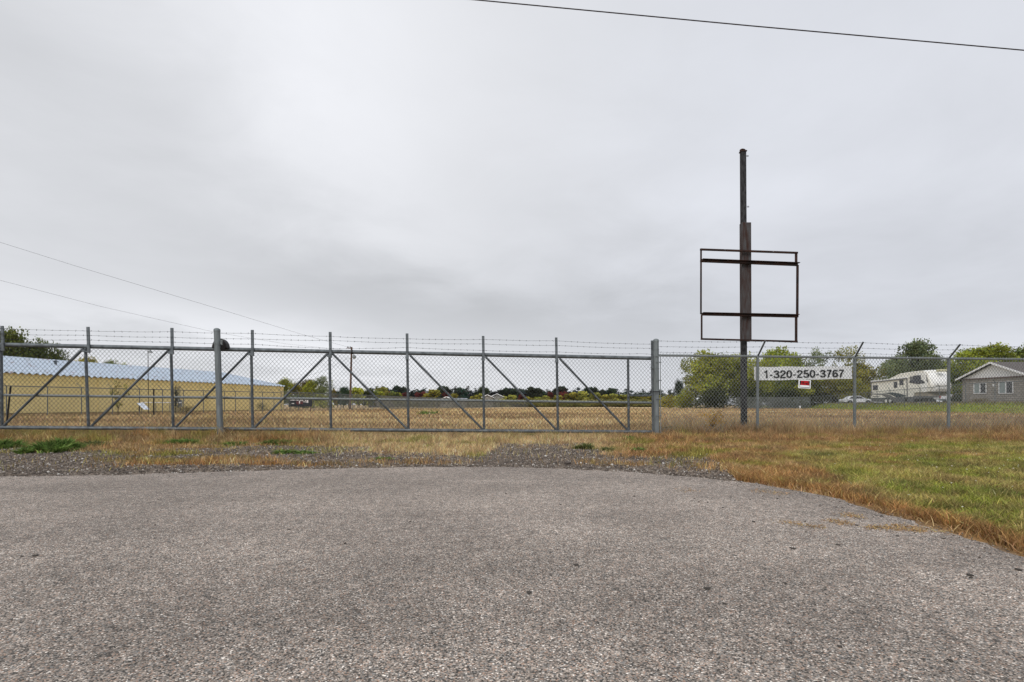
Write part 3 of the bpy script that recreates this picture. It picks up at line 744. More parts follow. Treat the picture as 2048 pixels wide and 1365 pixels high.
m_ = MB(); m_.tube([P(1320.5, 708, 12.74), P(1321.5, 874, 12.74)], .011, 6); m_.build('tension_bar', WIREL, fence)
for yy in (713, 725, 761, 798, 832, 866):
    m_ = MB(); m_.bar(P(1312, yy, 12.64), P(1323, yy, 12.66), .022, .01); m_.build('tension_band', GALV2, fence)

# ------------------------------------------------------------------ banner and for-sale sign behind the fence
WHITE = mat('banner_white', (.90, .91, .92), .6, var=.05, scale=4.)
BLACK = mat('ink_black', (.012, .012, .013), .6, var=.1)
RED = mat('sign_red', (.60, .012, .02), .5, var=.1)
GLY = {'0': (.56, [[(.28 + .2 * math.sin(t_), .5 + .43 * math.cos(t_)) for t_ in [math.pi * j / 12 for j in range(25)]]]),
 '1': (.5, [[(.08, .76), (.2, .8), (.31, .98), (.31, 0)]]), '-': (.36, [[(.04, .38), (.30, .38)]]),
 '2': (.56, [[(.08, .68), (.12, .84), (.2, .92), (.3, .93), (.42, .88), (.48, .76), (.45, .62), (.36, .5), (.2, .34), (.12, .22), (.1, .07), (.52, .07)]]),
 '3': (.56, [[(.08, .74), (.14, .88), (.28, .93), (.42, .86), (.46, .72), (.39, .58), (.22, .53)], [(.22, .53), (.42, .47), (.49, .3), (.43, .13), (.27, .07), (.12, .13), (.06, .27)]]),
 '5': (.56, [[(.48, .93), (.16, .93), (.11, .5)], [(.11, .5), (.25, .58), (.4, .55), (.49, .4), (.48, .22), (.38, .1), (.25, .07), (.12, .12), (.06, .25)]]),
 '6': (.56, [[(.47, .76), (.4, .9), (.28, .93), (.15, .82), (.09, .6), (.08, .35), (.14, .14), (.28, .07), (.42, .13), (.49, .3), (.43, .5), (.3, .57), (.16, .5), (.09, .34)]]),
 '7': (.54, [[(.05, .93), (.49, .93)], [(.47, .90), (.33, .62), (.24, .35), (.2, 0)]]),
 'F': (.52, [[(.1, 0), (.1, 1)], [(.1, .92), (.48, .92)], [(.1, .52), (.42, .52)]]), 'L': (.5, [[(.1, 1), (.1, 0)], [(.1, .07), (.46, .07)]]),
 'E': (.54, [[(.1, 0), (.1, 1)], [(.1, .92), (.48, .92)], [(.1, .52), (.44, .52)], [(.1, .08), (.48, .08)]]),
 'R': (.56, [[(.1, 0), (.1, 1)], [(.1, .92), (.35, .92), (.46, .84), (.46, .64), (.35, .53), (.1, .53)], [(.28, .53), (.5, 0)]]),
 'A': (.56, [[(.04, 0), (.27, 1), (.52, 0)], [(.13, .3), (.43, .3)]]),
 'S': (.56, [[(.47, .74), (.41, .89), (.28, .93), (.13, .87), (.1, .72), (.2, .58), (.38, .47), (.48, .3), (.43, .13), (.28, .07), (.12, .12), (.06, .27)]])}
GLY['O'] = GLY['0']
def text_mesh(body, width, hgt, depth, sw=.15):
    m_ = MB(); x_ = 0
    for ch in body:
        adv, strokes = GLY[ch]
        for st_ in strokes:
            p = [np.array(q) for q in st_]; lft = []; rgt = []
            for i in range(len(p)):
                d0 = p[i] - p[i - 1] if i else p[1] - p[0]; d1 = p[i + 1] - p[i] if i < len(p) - 1 else d0
                d0 = d0 / np.linalg.norm(d0); d1 = d1 / np.linalg.norm(d1); dd = d0 + d1; dd /= max(np.linalg.norm(dd), 1e-6)
                nn_ = np.array([-dd[1], dd[0]]); kq = sw / 2 / max(.5, float(nn_ @ np.array([-d0[1], d0[0]])))
                lft.append(p[i] + nn_ * kq); rgt.append(p[i] - nn_ * kq)
            for i in range(len(p) - 1):
                q = [rgt[i], rgt[i + 1], lft[i + 1], lft[i]]
                m_.add([(a[0] + x_, 0, a[1]) for a in q], [(0, 1, 2, 3)])
        x_ += adv + .035
    me = m_.mesh('lettering'); vs_ = np.array([v.co[:] for v in me.vertices]); lo = vs_.min(0); hi = vs_.max(0)
    me.transform(Matrix.Translation((-(lo[0] + hi[0]) / 2, 0, -(lo[2] + hi[2]) / 2)))
    me.transform(Matrix.Diagonal((width / (hi[0] - lo[0]), 1, hgt / (hi[2] - lo[2]), 1)))
    return me
def onrow(a, b_, py0, py1, dyy): pass
zb = .035
pl = [rp_(1509, 733.7, zb), rp_(1706, 732.2, zb), rp_(1706, 757.8, zb), rp_(1510, 761.2, zb)]
cx_ = sum(pl, Vector()) / 4
ban = thing('phone_banner', 'long white banner with black phone number hung on the right fence', 'banner', tuple(cx_))
m_ = MB(); rows = []
for i in range(25):
    u = i / 24; a = pl[0].lerp(pl[1], u); b_ = pl[3].lerp(pl[2], u); sg_ = .010 * math.sin(u * 3.14 * 3) ** 2; rp = .006 * math.sin(u * 23 + .6)
    rows += [a - Vector((0, rp, sg_)), b_ - Vector((0, -rp * .7, sg_ * .5 - .006 * math.sin(u * 17)))]
m_.add(rows, [(2 * i, 2 * i + 1, 2 * i + 3, 2 * i + 2) for i in range(24)]); m_.build('panel', WHITE, ban)
ang = math.atan2(pl[1].z - pl[0].z, pl[1].x - pl[0].x) * .5 + math.atan2(pl[2].z - pl[3].z, pl[2].x - pl[3].x) * .5
angz = math.atan2(pl[1].y - pl[0].y, pl[1].x - pl[0].x)
def place_text(body, pa, pb, hgt_px, Z, dy_, mat_, parent, off_, name='lettering'):
    a, b_ = pa, pb; c_ = (a + b_) / 2; wd = (b_ - a).length
    me = text_mesh(body, wd, hgt_px * Z / F, .0015, off_)
    d_ = (b_ - a); me.transform(Matrix.Rotation(-math.atan2(d_.z, math.hypot(d_.x, d_.y)), 4, 'Y')); me.transform(Matrix.Rotation(math.atan2(d_.y, d_.x), 4, 'Z'))
    me.transform(Matrix.Translation(c_ + Vector((0, dy_, 0))))
    return link_mesh(name, me, mat_, parent)
place_text('1-320-250-3767', rp_(1529, 748.3, zb), rp_(1689.5, 746.2, zb), 17.6, rz_(1610), -.014, BLACK, ban, .16)
zb = -.06
A_ = rp_(1595, 760, zb); B_ = rp_(1619, 761, zb); C__ = rp_(1618.3, 778, zb); D_ = rp_(1594, 776.6, zb)
fs = thing('for_sale_sign', 'small red and black for sale sign in a white frame under the phone banner', 'sign', tuple((A_ + C__) / 2))
MB().prism([A_, B_, C__, D_], (0, .008, 0)).build('backing', WHITE, fs)
def sub(u0, v0, u1, v1, dy_):
    def q(u, v): return (A_.lerp(B_, u)).lerp(D_.lerp(C__, u), v) + Vector((0, dy_, 0))
    return [q(u0, v0), q(u1, v0), q(u1, v1), q(u0, v1)]
MB().prism(sub(.09, .1, .92, .91, -.003), (0, .003, 0)).build('black_field', BLACK, fs)
MB().prism(sub(.11, .64, .89, .86, -.006), (0, .003, 0)).build('blank_strip', WHITE, fs)
q0 = sub(.2, .24, .82, .24, -.007); place_text('FOR', q0[0], q0[1], 4.2, rz_(1607), 0, RED, fs, .26)
q0 = sub(.14, .5, .88, .5, -.007); place_text('SALE', q0[0], q0[1], 4.2, rz_(1607), 0, RED, fs, .26)

# ------------------------------------------------------------------ bare pylon sign
RUSTY = mat('rusty_frame', (.016, .011, .010), .8, .15, scale=5., color2=(.05, .022, .015))
OLDST = mat('weathered_column', (.012, .011, .012), .75, .2, scale=9., color2=(.055, .054, .056), detail=8., bump=.3, stretch=(2.2, 2.2, .7))
OLDST2 = mat('rust_streaked_box', (.045, .02, .014), .8, .2, scale=4., color2=(.085, .083, .085), detail=8., bump=.3, stretch=(3, 3, .5))
Zs = 14.6
pole = P(1488, 862, Zs); pole.z = 0
sg = thing('pylon_sign', 'tall empty rusty steel sign post with a bare rectangular frame', 'sign post', tuple(pole))
def sp(px, py, dy=0.): return P(px, py, Zs) + Vector((0, dy, 0))
def column(m_, pxa, ya, pxb, yb, wpx, d):
    w = wpx / F * Zs; a = sp(pxa, ya); b_ = sp(pxb, yb)
    return m_.bar(b_, a, w, d)
b_ = sp(1488, 862); 
m_ = MB(); m_.bar(Vector((b_.x, b_.y, -.1)), sp(1487, 600), 10 / F * Zs, .13); m_.build('lower_column', OLDST, sg, bevel=.01)
m_ = MB(); column(m_, 1490.6, 447, 1491.5, 683, 18.5, .17); m_.build('sleeve', OLDST2, sg, bevel=.01)
m_ = MB(); column(m_, 1486, 304.5, 1486.8, 447.5, 9.8, .12); m_.build('upper_column', OLDST, sg, bevel=.01)
m_ = MB(); m_.cbox(sp(1486, 304), (.17, .15, .03)); m_.build('top_plate', RUSTY, sg)
m_ = MB(); m_.tube([sp(1485.5 + 5 * math.cos(t_), 303 - 3.8 * math.sin(t_)) for t_ in [math.pi * j / 10 for j in range(11)]], .026, 6, cap=True); m_.build('lifting_eye', RUSTY, sg)
for yy in (312.5, 414):
    m_ = MB(); x0_ = 1493 if yy < 400 else 1494
    m_.tube([sp(x0_, yy - 1), sp(x0_ + 3.5, yy - 1.2), sp(x0_ + 4, yy), sp(x0_ + 3.4, yy + 1), sp(x0_, yy + .6)], .007, 5); m_.build('hook', RUSTY, sg)
def fr_(pa, pb, w, d=.06, dy=-.17, nm='frame_bar'):
    m_ = MB(); a = sp(*pa, dy); b_ = sp(*pb, dy)
    m_.bar(a, b_, w / F * Zs, d); m_.build(nm, RUSTY, sg, bevel=.003)
fr_((1396, 503), (1588.5, 509.8), 3.4); fr_((1396.5, 525.4), (1588, 533.2), 4.6, .08); fr_((1399, 631.3), (1589, 635.6), 4.0, .08); fr_((1397.5, 680), (1588, 685), 3.2)
fr_((1399, 523), (1590, 530.5), 1.2, .14, -.2, 'ledge'); fr_((1400, 628.5), (1589, 632.5), 1.2, .14, -.2, 'ledge')
fr_((1397.8, 501.5), (1397.6, 631), 2.5, .05, -.165); fr_((1399, 632), (1399, 681), 2.6, .05, -.165)
fr_((1585.8, 508), (1585.8, 534), 3.8, .05, -.165); fr_((1588.2, 534), (1587.6, 634), 3.6, .05, -.175); fr_((1585.9, 634), (1585.8, 686), 3.8, .05, -.165)
for i, (px_, py_) in enumerate([(1444, 504.6), (1539, 508), (1444, 526), (1540, 530.2), (1580, 533), (1444, 633.8), (1534, 636), (1580, 634), (1444, 681)]):
    MB().cbox(sp(px_, py_, -.205), (.02, .01, .02)).build('bolt', WIREL, sg)

# ------------------------------------------------------------------ overhead wires
CAB = mat('black_cable', (.03, .022, .024), .6)
m_ = MB(); pts_ = []
for px_, py_ in ((-700, -128), (0, -79), (500, -39), (950, 0), (1500, 52), (2048, 101), (2700, 157), (3600, 229)): pts_.append(P(px_, py_, 13.0))
m_.tube(pts_, .0145, 6); tag(m_.build('overhead_cable', CAB), 'thick black overhead cable across the upper right sky', 'cable')
def sky_wire(pts, label, r=.014, r2=.03):
    m_ = MB(); m_.tube([P(*p) for p in pts], r, 4, r2=r2); return tag(m_.build('overhead_wire', CAB), label, 'wire')
ZP = 75.
sky_wire([(-400, 365, 22), (0, 485, 30), (150, 532, 35), (300, 577, 40), (460, 625, 49), (600, 668, 62), (699, 695.5, ZP)], 'upper of two thin wires sloping down over the left sky', .006, .013)
sky_wire([(-400, 455, 22), (0, 561, 30), (200, 613, 37), (430, 665, 49), (570, 688, 62), (702, 702, ZP)], 'lower of two thin wires sloping down over the left sky', .0055, .012)
sky_wire([(699, 716, ZP), (650, 741, 70), (600, 757, 66), (560, 766, 60), (505, 770, 55)], 'faint slack wire from the utility pole to the yellow shed', .012, .012)

WOOD = mat('pole_wood', (.12, .075, .055), .9, var=.25, scale=2.)
up_ = thing('utility_pole', 'brown wooden utility pole with yard lamp behind the gate', 'utility pole', ((701 - 1024) / F * ZP, ZP, 0))
m_ = MB(); tb = P(703.3, 694.5, ZP); bb = Vector(((700 - 1024) / F * ZP, ZP, -.1)); m_.tube([bb, tb], .17, 10, r2=.12); m_.build('pole', WOOD, up_, smooth_=True)
m_ = MB(); m_.bar(P(694, 696.5, ZP - .15), P(704, 697, ZP - .15), .1, .08); m_.build('crossarm', WOOD, up_)
for q in (695, 697.8, 701): MB().tube([P(q, 696, ZP - .15), P(q, 693, ZP - .15)], .04, 6).build('insulator', DARKP, up_)
m_ = MB(); m_.tube([P(703, 709, ZP), P(706, 708.5, ZP - .3), P(708, 710, ZP - .5)], .03, 6); lm = m_.build('lamp_arm', GALV, up_)
MB().lathe([(.05, .25), (.22, .12), (.26, -.15), (.2, -.3), (.02, -.34)], P(708.5, 713.5, ZP - .5), 12).build('lamp_head', WIREL, up_, smooth_=True)

# light pole by the yellow building
ZL = 38.; lp = thing('yard_light_pole', 'thin steel pole with a bell lamp in front of the yellow shed', 'lamp post', ((296.5 - 1024) / F * ZL, ZL, 0))
MB().tube([Vector(((297 - 1024) / F * ZL, ZL, 0)), P(296, 699, ZL)], .022, 6).build('pole', DARKP, lp)
MB().tube([P(296, 700, ZL), P(300, 698.5, ZL)], .02, 6).build('lamp_arm', GALV, lp)
MB().lathe([(.04, .16), (.06, .05), (.13, -.02), (.15, -.1), (.02, -.12)], P(300.5, 703, ZL), 12).build('lamp_head', WIREL, lp, smooth_=True)

# ------------------------------------------------------------------ yellow shed
YEL = bpy.data.materials.new('yellow_metal_siding'); YEL.use_nodes = True; t = YEL.node_tree; b = t.nodes['Principled BSDF']
b.inputs['Roughness'].default_value = .6
tcn = t.nodes.new('ShaderNodeTexCoord'); nz = t.nodes.new('ShaderNodeTexNoise'); nz.inputs['Scale'].default_value = .7; nz.inputs['Detail'].default_value = 6
t.links.new(tcn.outputs['Object'], nz.inputs['Vector'])
r_ = t.nodes.new('ShaderNodeValToRGB'); r_.color_ramp.elements[0].position = .3; r_.color_ramp.elements[1].position = .7
r_.color_ramp.elements[0].color = (.74, .60, .26, 1); r_.color_ramp.elements[1].color = (.84, .70, .33, 1); t.links.new(nz.outputs[0], r_.inputs[0]); t.links.new(r_.outputs[0], b.inputs['Base Color'])
ROOF = bpy.data.materials.new('pale_corrugated_roof'); ROOF.use_nodes = True; t = ROOF.node_tree; b = t.nodes['Principled BSDF']; b.inputs['Roughness'].default_value = .5
tcn = t.nodes.new('ShaderNodeTexCoord'); nz = t.nodes.new('ShaderNodeTexNoise'); nz.inputs['Scale'].default_value = 1.5; nz.inputs['Detail'].default_value = 8; nz.inputs['Roughness'].default_value = .7
t.links.new(tcn.outputs['Object'], nz.inputs['Vector'])
r_ = t.nodes.new('ShaderNodeValToRGB'); r_.color_ramp.elements[0].position = .375; r_.color_ramp.elements[0].color = (.24, .17, .16, 1)
r_.color_ramp.elements[1].position = .405; r_.color_ramp.elements[1].color = (.36, .43, .51, 1)
e_ = r_.color_ramp.elements.new(.7); e_.color = (.46, .52, .60, 1)
t.links.new(nz.outputs[0], r_.inputs[0]); t.links.new(r_.outputs[0], b.inputs['Base Color'])
cor = Vector((-28.55, 64, 0)); ud = (Vector((-36.3, 36.3, 0)) - cor); ud.normalize(); wd = Vector((-ud.y, ud.x, 0));
if wd.x > 0: wd = -wd
LEN = 44.; EV = 3.08; RG = 4.92; HW = 9.6
shed = thing('yellow_shed', 'long low yellow metal storage shed with pale blue corrugated roof', 'shed', tuple(cor))
def corr(p0, du, dv, Lu, Lv, pitch, amp, nrm_):
    k = int(Lu / (pitch / 4)); vs_ = []; fs_ = []
    for i in range(k + 1):
        o_ = amp * math.sin(i * math.pi / 2)
        a = p0 + du * (i * pitch / 4) + nrm_ * o_; vs_ += [a, a + dv * Lv]
    for i in range(k): fs_.append((2 * i, 2 * i + 2, 2 * i + 3, 2 * i + 1))
    return MB().add(vs_, fs_)
corr(cor, ud, Vector((0, 0, 1)), LEN, EV, .3, .03, -wd).build('front_wall', YEL, shed)
back = cor + wd * (2 * HW)
m_ = MB(); m_.add([cor, back, back + Vector((0, 0, EV)), cor + wd * HW + Vector((0, 0, RG - .05)), cor + Vector((0, 0, EV))], [(0, 1, 2, 3, 4)])
n_ = cor + ud * LEN; nb_ = back + ud * LEN
m_.add([n_, nb_, nb_ + Vector((0, 0, EV)), n_ + wd * HW + Vector((0, 0, RG - .05)), n_ + Vector((0, 0, EV))], [(0, 1, 2, 3, 4)])
m_.add([back, nb_, nb_ + Vector((0, 0, EV)), back + Vector((0, 0, EV))], [(0, 1, 2, 3)]); m_.build('end_walls', YEL, shed)
sl = (wd * HW + Vector((0, 0, RG - EV))); Ls = sl.length; sl.normalize(); rn = ud.cross(sl).normalized()
if rn.z < 0: rn = -rn
e0 = cor - ud * .15 - wd * .18 + Vector((0, 0, EV - .0))
corr(e0, ud, sl, LEN + .3, Ls + .18, .46, .085, rn).build('roof', ROOF, shed)
sl2 = (-wd * HW + Vector((0, 0, RG - EV))).normalized(); rn2 = ud.cross(sl2).normalized(); rn2 = rn2 if rn2.z > 0 else -rn2
corr(back - ud * .15 + wd * .18 + Vector((0, 0, EV)), ud, sl2, LEN + .3, Ls + .18, .46, .085, rn2).build('roof', ROOF, shed)
m_ = MB(); rc = cor + wd * HW + Vector((0, 0, RG + .03)); m_.tube([rc - ud * .2, rc + ud * LEN], .07, 6); m_.build('ridge_cap', ROOF, shed)
m_ = MB(); vsb = cor + ud * 21.5 + sl * 6 + Vector((0, 0, EV)); m_.tube([vsb, vsb + Vector((0, 0, .35))], .1, 8).lathe([(.18, 0), (.2, .05), (.02, .14)], vsb + Vector((0, 0, .35)), 10); m_.build('roof_vent', GALV, shed)
m_ = MB(); f0 = cor - wd * .03 + Vector((0, 0, EV - .42)); m_.bar(f0, f0 + ud * LEN, .03, .02); m_.build('siding_seam', YEL, shed)
GRIME = mat('shed_base_trim', (.30, .22, .10), .9, var=.3, scale=2.)
for s0 in np.arange(.6, LEN, 3.6):
    q = cor + ud * float(s0) - wd * .028; MB().bar(q, q + Vector((0, 0, EV - .05)), .07, .02).build('panel_seam', YEL, shed)
m_ = MB(); q = cor - wd * .03; m_.bar(q + Vector((0, 0, .09)), q + ud * LEN + Vector((0, 0, .09)), .2, .02); m_.build('base_trim', GRIME, shed)
def shed_at(px, z, out_=.1):   # point on the front wall under a column
    k_ = (px - 1024) / F; # cor + ud s : x = k y
    s_ = (k_ * cor.y - cor.x) / (ud.x - k_ * ud.y); return cor + ud * s_ - wd * out_ + Vector((0, 0, z))
# electrical boxes, low pipe rail and propped panel in front of the shed
eb = thing('electric_boxes', 'grey electrical boxes and conduits on the yellow shed wall', 'electrical box', tuple(shed_at(357, 0)))
MB().cbox(shed_at(353, 1.35), (.28, .2, .5)).build('meter_box', WIREL, eb); MB().cbox(shed_at(359, .9), (.3, .22, .7)).build('cabinet', WIREL, eb)
for q in (350, 355, 358.5): MB().tube([shed_at(q, .1, .08), shed_at(q, 2.6, .08)], .025, 6).build('conduit', GALV, eb)
lr = thing('pipe_rail', 'low horizontal white pipe on short legs beside the yellow shed', 'rail', tuple(shed_at(300, 0, 1.2)))
a_, b__ = shed_at(261, .98, 1.2), shed_at(343, .98, 1.2)
MB().tube([a_, b__], .035, 8).build('rail', WHITE, lr)
for u in (.02, .35, .7, .98):
    q = a_.lerp(b__, u); MB().tube([Vector((q.x, q.y, 0)), q], .03, 6).build('leg', GALV, lr)
pp = thing('sheet_metal_scrap', 'pale metal sheet leaning on the ground beside the yellow shed', 'sheet metal', tuple(shed_at(285, 0, 2.)))
zq = 40.; q4 = [P(273.5, 806.5, zq), P(286, 806, zq), P(299, 819.5, zq - .6), P(288, 819.5, zq - .6)]
MB().prism(q4, (0, .05, 0)).build('sheet', mat('pale_sheet', (.5, .54, .6), .5), pp); MB().bar(P(279, 808, zq + .3), P(278, 822, zq + .3), .05, .05).build('prop', DARKP, pp)
vn = shed_at(351, 0)
LEAF = attr_mat('leaf', .75, objcol=True, transl=.3)
LEAFO = attr_mat('leaf_plain', .75, transl=.3)

# black leaning stake near the left edge
st = MB(); st.tube([P(11, 868, 12.9), P(21.5, 773, 12.9)], .02, 6); tag(st.build('leaning_stake', DARKP), 'thin black stake leaning behind the gate at far left', 'stake')
wp = MB(); wp.tube([Vector(P(307.5, 820, 35).xyz.to_tuple()[:2] + (0,)), P(307.5, 778, 35)], .045, 6); tag(wp.build('wooden_stake', DARKP), 'dark upright stake before the yellow shed beside the light pole', 'stake')
mk = MB(); q = P(1600, 812, 88); mk.cbox((q.x, q.y, height(q.x, q.y) + .25), (.14, .14, .62)); mk.lathe([(.08, 0), (.02, .06)], (q.x, q.y, float(height(q.x, q.y)) + .56), 6); tag(mk.build('marker_post', WHITE), 'short white marker post at the foot of the far right fence', 'marker post')

# ------------------------------------------------------------------ far fences
FAB = bpy.data.materials.new('distant_chain_link'); FAB.use_nodes = True; t = FAB.node_tree; b = t.nodes['Principled BSDF']
b.inputs['Base Color'].default_value = (.22, .235, .23, 1); b.inputs['Roughness'].default_value = .7
def fabric_mat(name, cover, colr):
    m = bpy.data.materials.new(name); m.use_nodes = True; t = m.node_tree; b = t.nodes['Principled BSDF']
    b.inputs['Base Color'].default_value = (*colr, 1); b.inputs['Roughness'].default_value = .7
    tcn = t.nodes.new('ShaderNodeTexCoord'); nz = t.nodes.new('ShaderNodeTexNoise'); nz.inputs['Scale'].default_value = .6; t.links.new(tcn.outputs['Object'], nz.inputs['Vector'])
    f_ = smooth(t, nz.outputs[0], .3, .7, cover * .8, cover * 1.2)
    tr = t.nodes.new('ShaderNodeBsdfTransparent'); ms = t.nodes.new('ShaderNodeMixShader')
    t.links.new(f_, ms.inputs[0]); t.links.new(tr.outputs[0], ms.inputs[1]); t.links.new(b.outputs[0], ms.inputs[2]); t.links.new(ms.outputs[0], t.nodes['Material Output'].inputs[0])
    return m
F_THIN = fabric_mat('distant_chain_link_thin', .13, (.22, .235, .23)); F_MED = fabric_mat('distant_chain_link_dense', .34, (.22, .24, .235)); F_SLAT = fabric_mat('slatted_chain_link', .8, (.19, .195, .17))
def far_fence(name, label, pts, fab, posts=None, spacing=3., Hh=2.1, arm=(0, 0), rr=.035, fabs=None):
    pts = [Vector((p[0], p[1], 0)) for p in pts]
    o = thing(name, label, 'fence', (pts[0].x, pts[0].y, 0))
    def zt(p): return float(height(p.x, p.y))
    dense = [pts[0]]
    for a, b_ in zip(pts[:-1], pts[1:]):
        k = max(1, int((b_ - a).length / 4))
        for j in range(1, k + 1): dense.append(a.lerp(b_, j / k))
    MB().tube([p + Vector((0, 0, zt(p) + Hh)) for p in dense], rr, 6).build('top_rail', GALV, o)
    m_ = MB()
    for a, b_ in zip(dense[:-1], dense[1:]):
        m_.add([a + Vector((0, 0, zt(a))), b_ + Vector((0, 0, zt(b_))), b_ + Vector((0, 0, zt(b_) + Hh)), a + Vector((0, 0, zt(a) + Hh))], [(0, 1, 2, 3)])
    me = m_.mesh('chain_link'); link_mesh('chain_link', me, fab, o)
    pos = []
    if posts:
        for px_ in posts:
            k_ = (px_ - 1024) / F
            for a, b_ in zip(pts[:-1], pts[1:]):
                d_ = b_ - a; den = d_.x - k_ * d_.y
                if abs(den) < 1e-6: continue
                s_ = (k_ * a.y - a.x) / den
                if -.001 <= s_ <= 1.001: pos.append(a + d_ * s_); break
    else:
        acc = 0.
        for a, b_ in zip(pts[:-1], pts[1:]):
            Ln = (b_ - a).length
            while acc < Ln: pos.append(a.lerp(b_, acc / Ln)); acc += spacing
            acc -= Ln
    for p in pos[:100]:
        m_ = MB(); zb_ = zt(p); m_.tube([p + Vector((0, 0, zb_ - .05)), p + Vector((0, 0, zb_ + Hh))], rr, 6)
        if arm != (0, 0): m_.tube([p + Vector((0, 0, zb_ + Hh)), p + Vector((arm[0], arm[1], zb_ + Hh + .35))], rr * .7, 5)
        m_.build('post', GALV, o)
    return o, pos
def XZ(px, Z): return ((px - 1024) / F * Z, Z)
far_fence('boundary_fence', 'chain link fence running along the front of the yellow shed', [XZ(-120, 31), XZ(560, 52)], F_THIN, posts=[-100, 13, 95, 163, 225, 279, 325, 367, 407, 449, 471, 500, 525, 548], arm=(-.3, -.1), Hh=2.02, rr=.03)
far_fence('boundary_fence', 'chain link fence receding from the yellow shed corner to the far pines', [XZ(562, 52.3), XZ(760, 75.2)], F_MED, spacing=3., rr=.035, arm=(-.25, 0))
far_fence('boundary_fence', 'grey slatted chain link fence across the far left of the field', [XZ(761, 75.4), XZ(1000, 150)], F_SLAT, spacing=3., rr=.03)
far_fence('boundary_fence', 'thin chain link fence along the far end of the field', [XZ(1001, 150), XZ(1150, 215), XZ(1325, 300)], F_MED, spacing=6, rr=.04)
far_fence('boundary_fence', 'chain link fence receding along the right side of the field', [XZ(1327, 298), XZ(1480, 90)], F_MED, spacing=3., rr=.03)
far_fence('boundary_fence', 'straight chain link fence under the big olive trees', [XZ(1481, 90), XZ(1620, 92)], F_MED, spacing=2.8, rr=.03)
far_fence('boundary_fence', 'chain link fence on the bank before the camper and brick house', [XZ(1621, 92), XZ(1742, 70), XZ(1864, 57.5), XZ(2060, 47.5), (49.5, 38)], F_THIN, spacing=3., rr=.032, arm=(-.35, -.1))
# dark sign board leaning on the fence at the end of the shed
zb_ = 54.; db = thing('dark_sign_board', 'dark board with white lettering blocks and maroon picture at the shed end', 'sign board', tuple(Vector(XZ(598, zb_) + (0,))))
MB().prism([P(577, 797, zb_), P(624, 797.5, zb_), P(624, 813.5, zb_), P(577, 813.5, zb_)], (0, .05, 0)).build('panel', mat('board_black', (.022, .025, .03), .6), db)
PINK = mat('board_pale', (.62, .60, .60), .6, var=.1); MAR = mat('board_maroon', (.10, .03, .035), .6, var=.2)
for a, b_, c_, d_ in ((580, 590, 799, 801.6), (591, 592.8, 799, 801.6), (593.6, 597.5, 799, 801.6), (599.5, 602.4, 799, 802.4), (603.2, 606.2, 799, 802.6), (610, 611.6, 799.6, 805.5), (613, 616.4, 799.6, 806), (583.5, 585.2, 806.6, 808.4), (586, 588, 806.6, 808.4), (607, 609, 803, 805)):
    MB().prism([P(a, c_, zb_ - .03), P(b_, c_, zb_ - .03), P(b_, d_, zb_ - .03), P(a, d_, zb_ - .03)], (0, .03, 0)).build('lettering', PINK, db)
MB().prism([P(592, 803, zb_ - .03), P(606, 803, zb_ - .03), P(605.5, 808.5, zb_ - .03), P(601, 808, zb_ - .03), P(596, 809.6, zb_ - .03), P(592.5, 807.5, zb_ - .03)], (0, .03, 0)).build('picture', MAR, db)
MB().prism([P(598, 802, zb_ - .06), P(600, 802, zb_ - .06), P(600, 808, zb_ - .06), P(598, 808, zb_ - .06)], (0, .03, 0)).build('picture_stripe', PINK, db)
for q in (580, 621): MB().bar(Vector(XZ(q, zb_ + .1) + (0,)), P(q, 800, zb_ + .1), .07, .07).build('leg', WOOD, db)

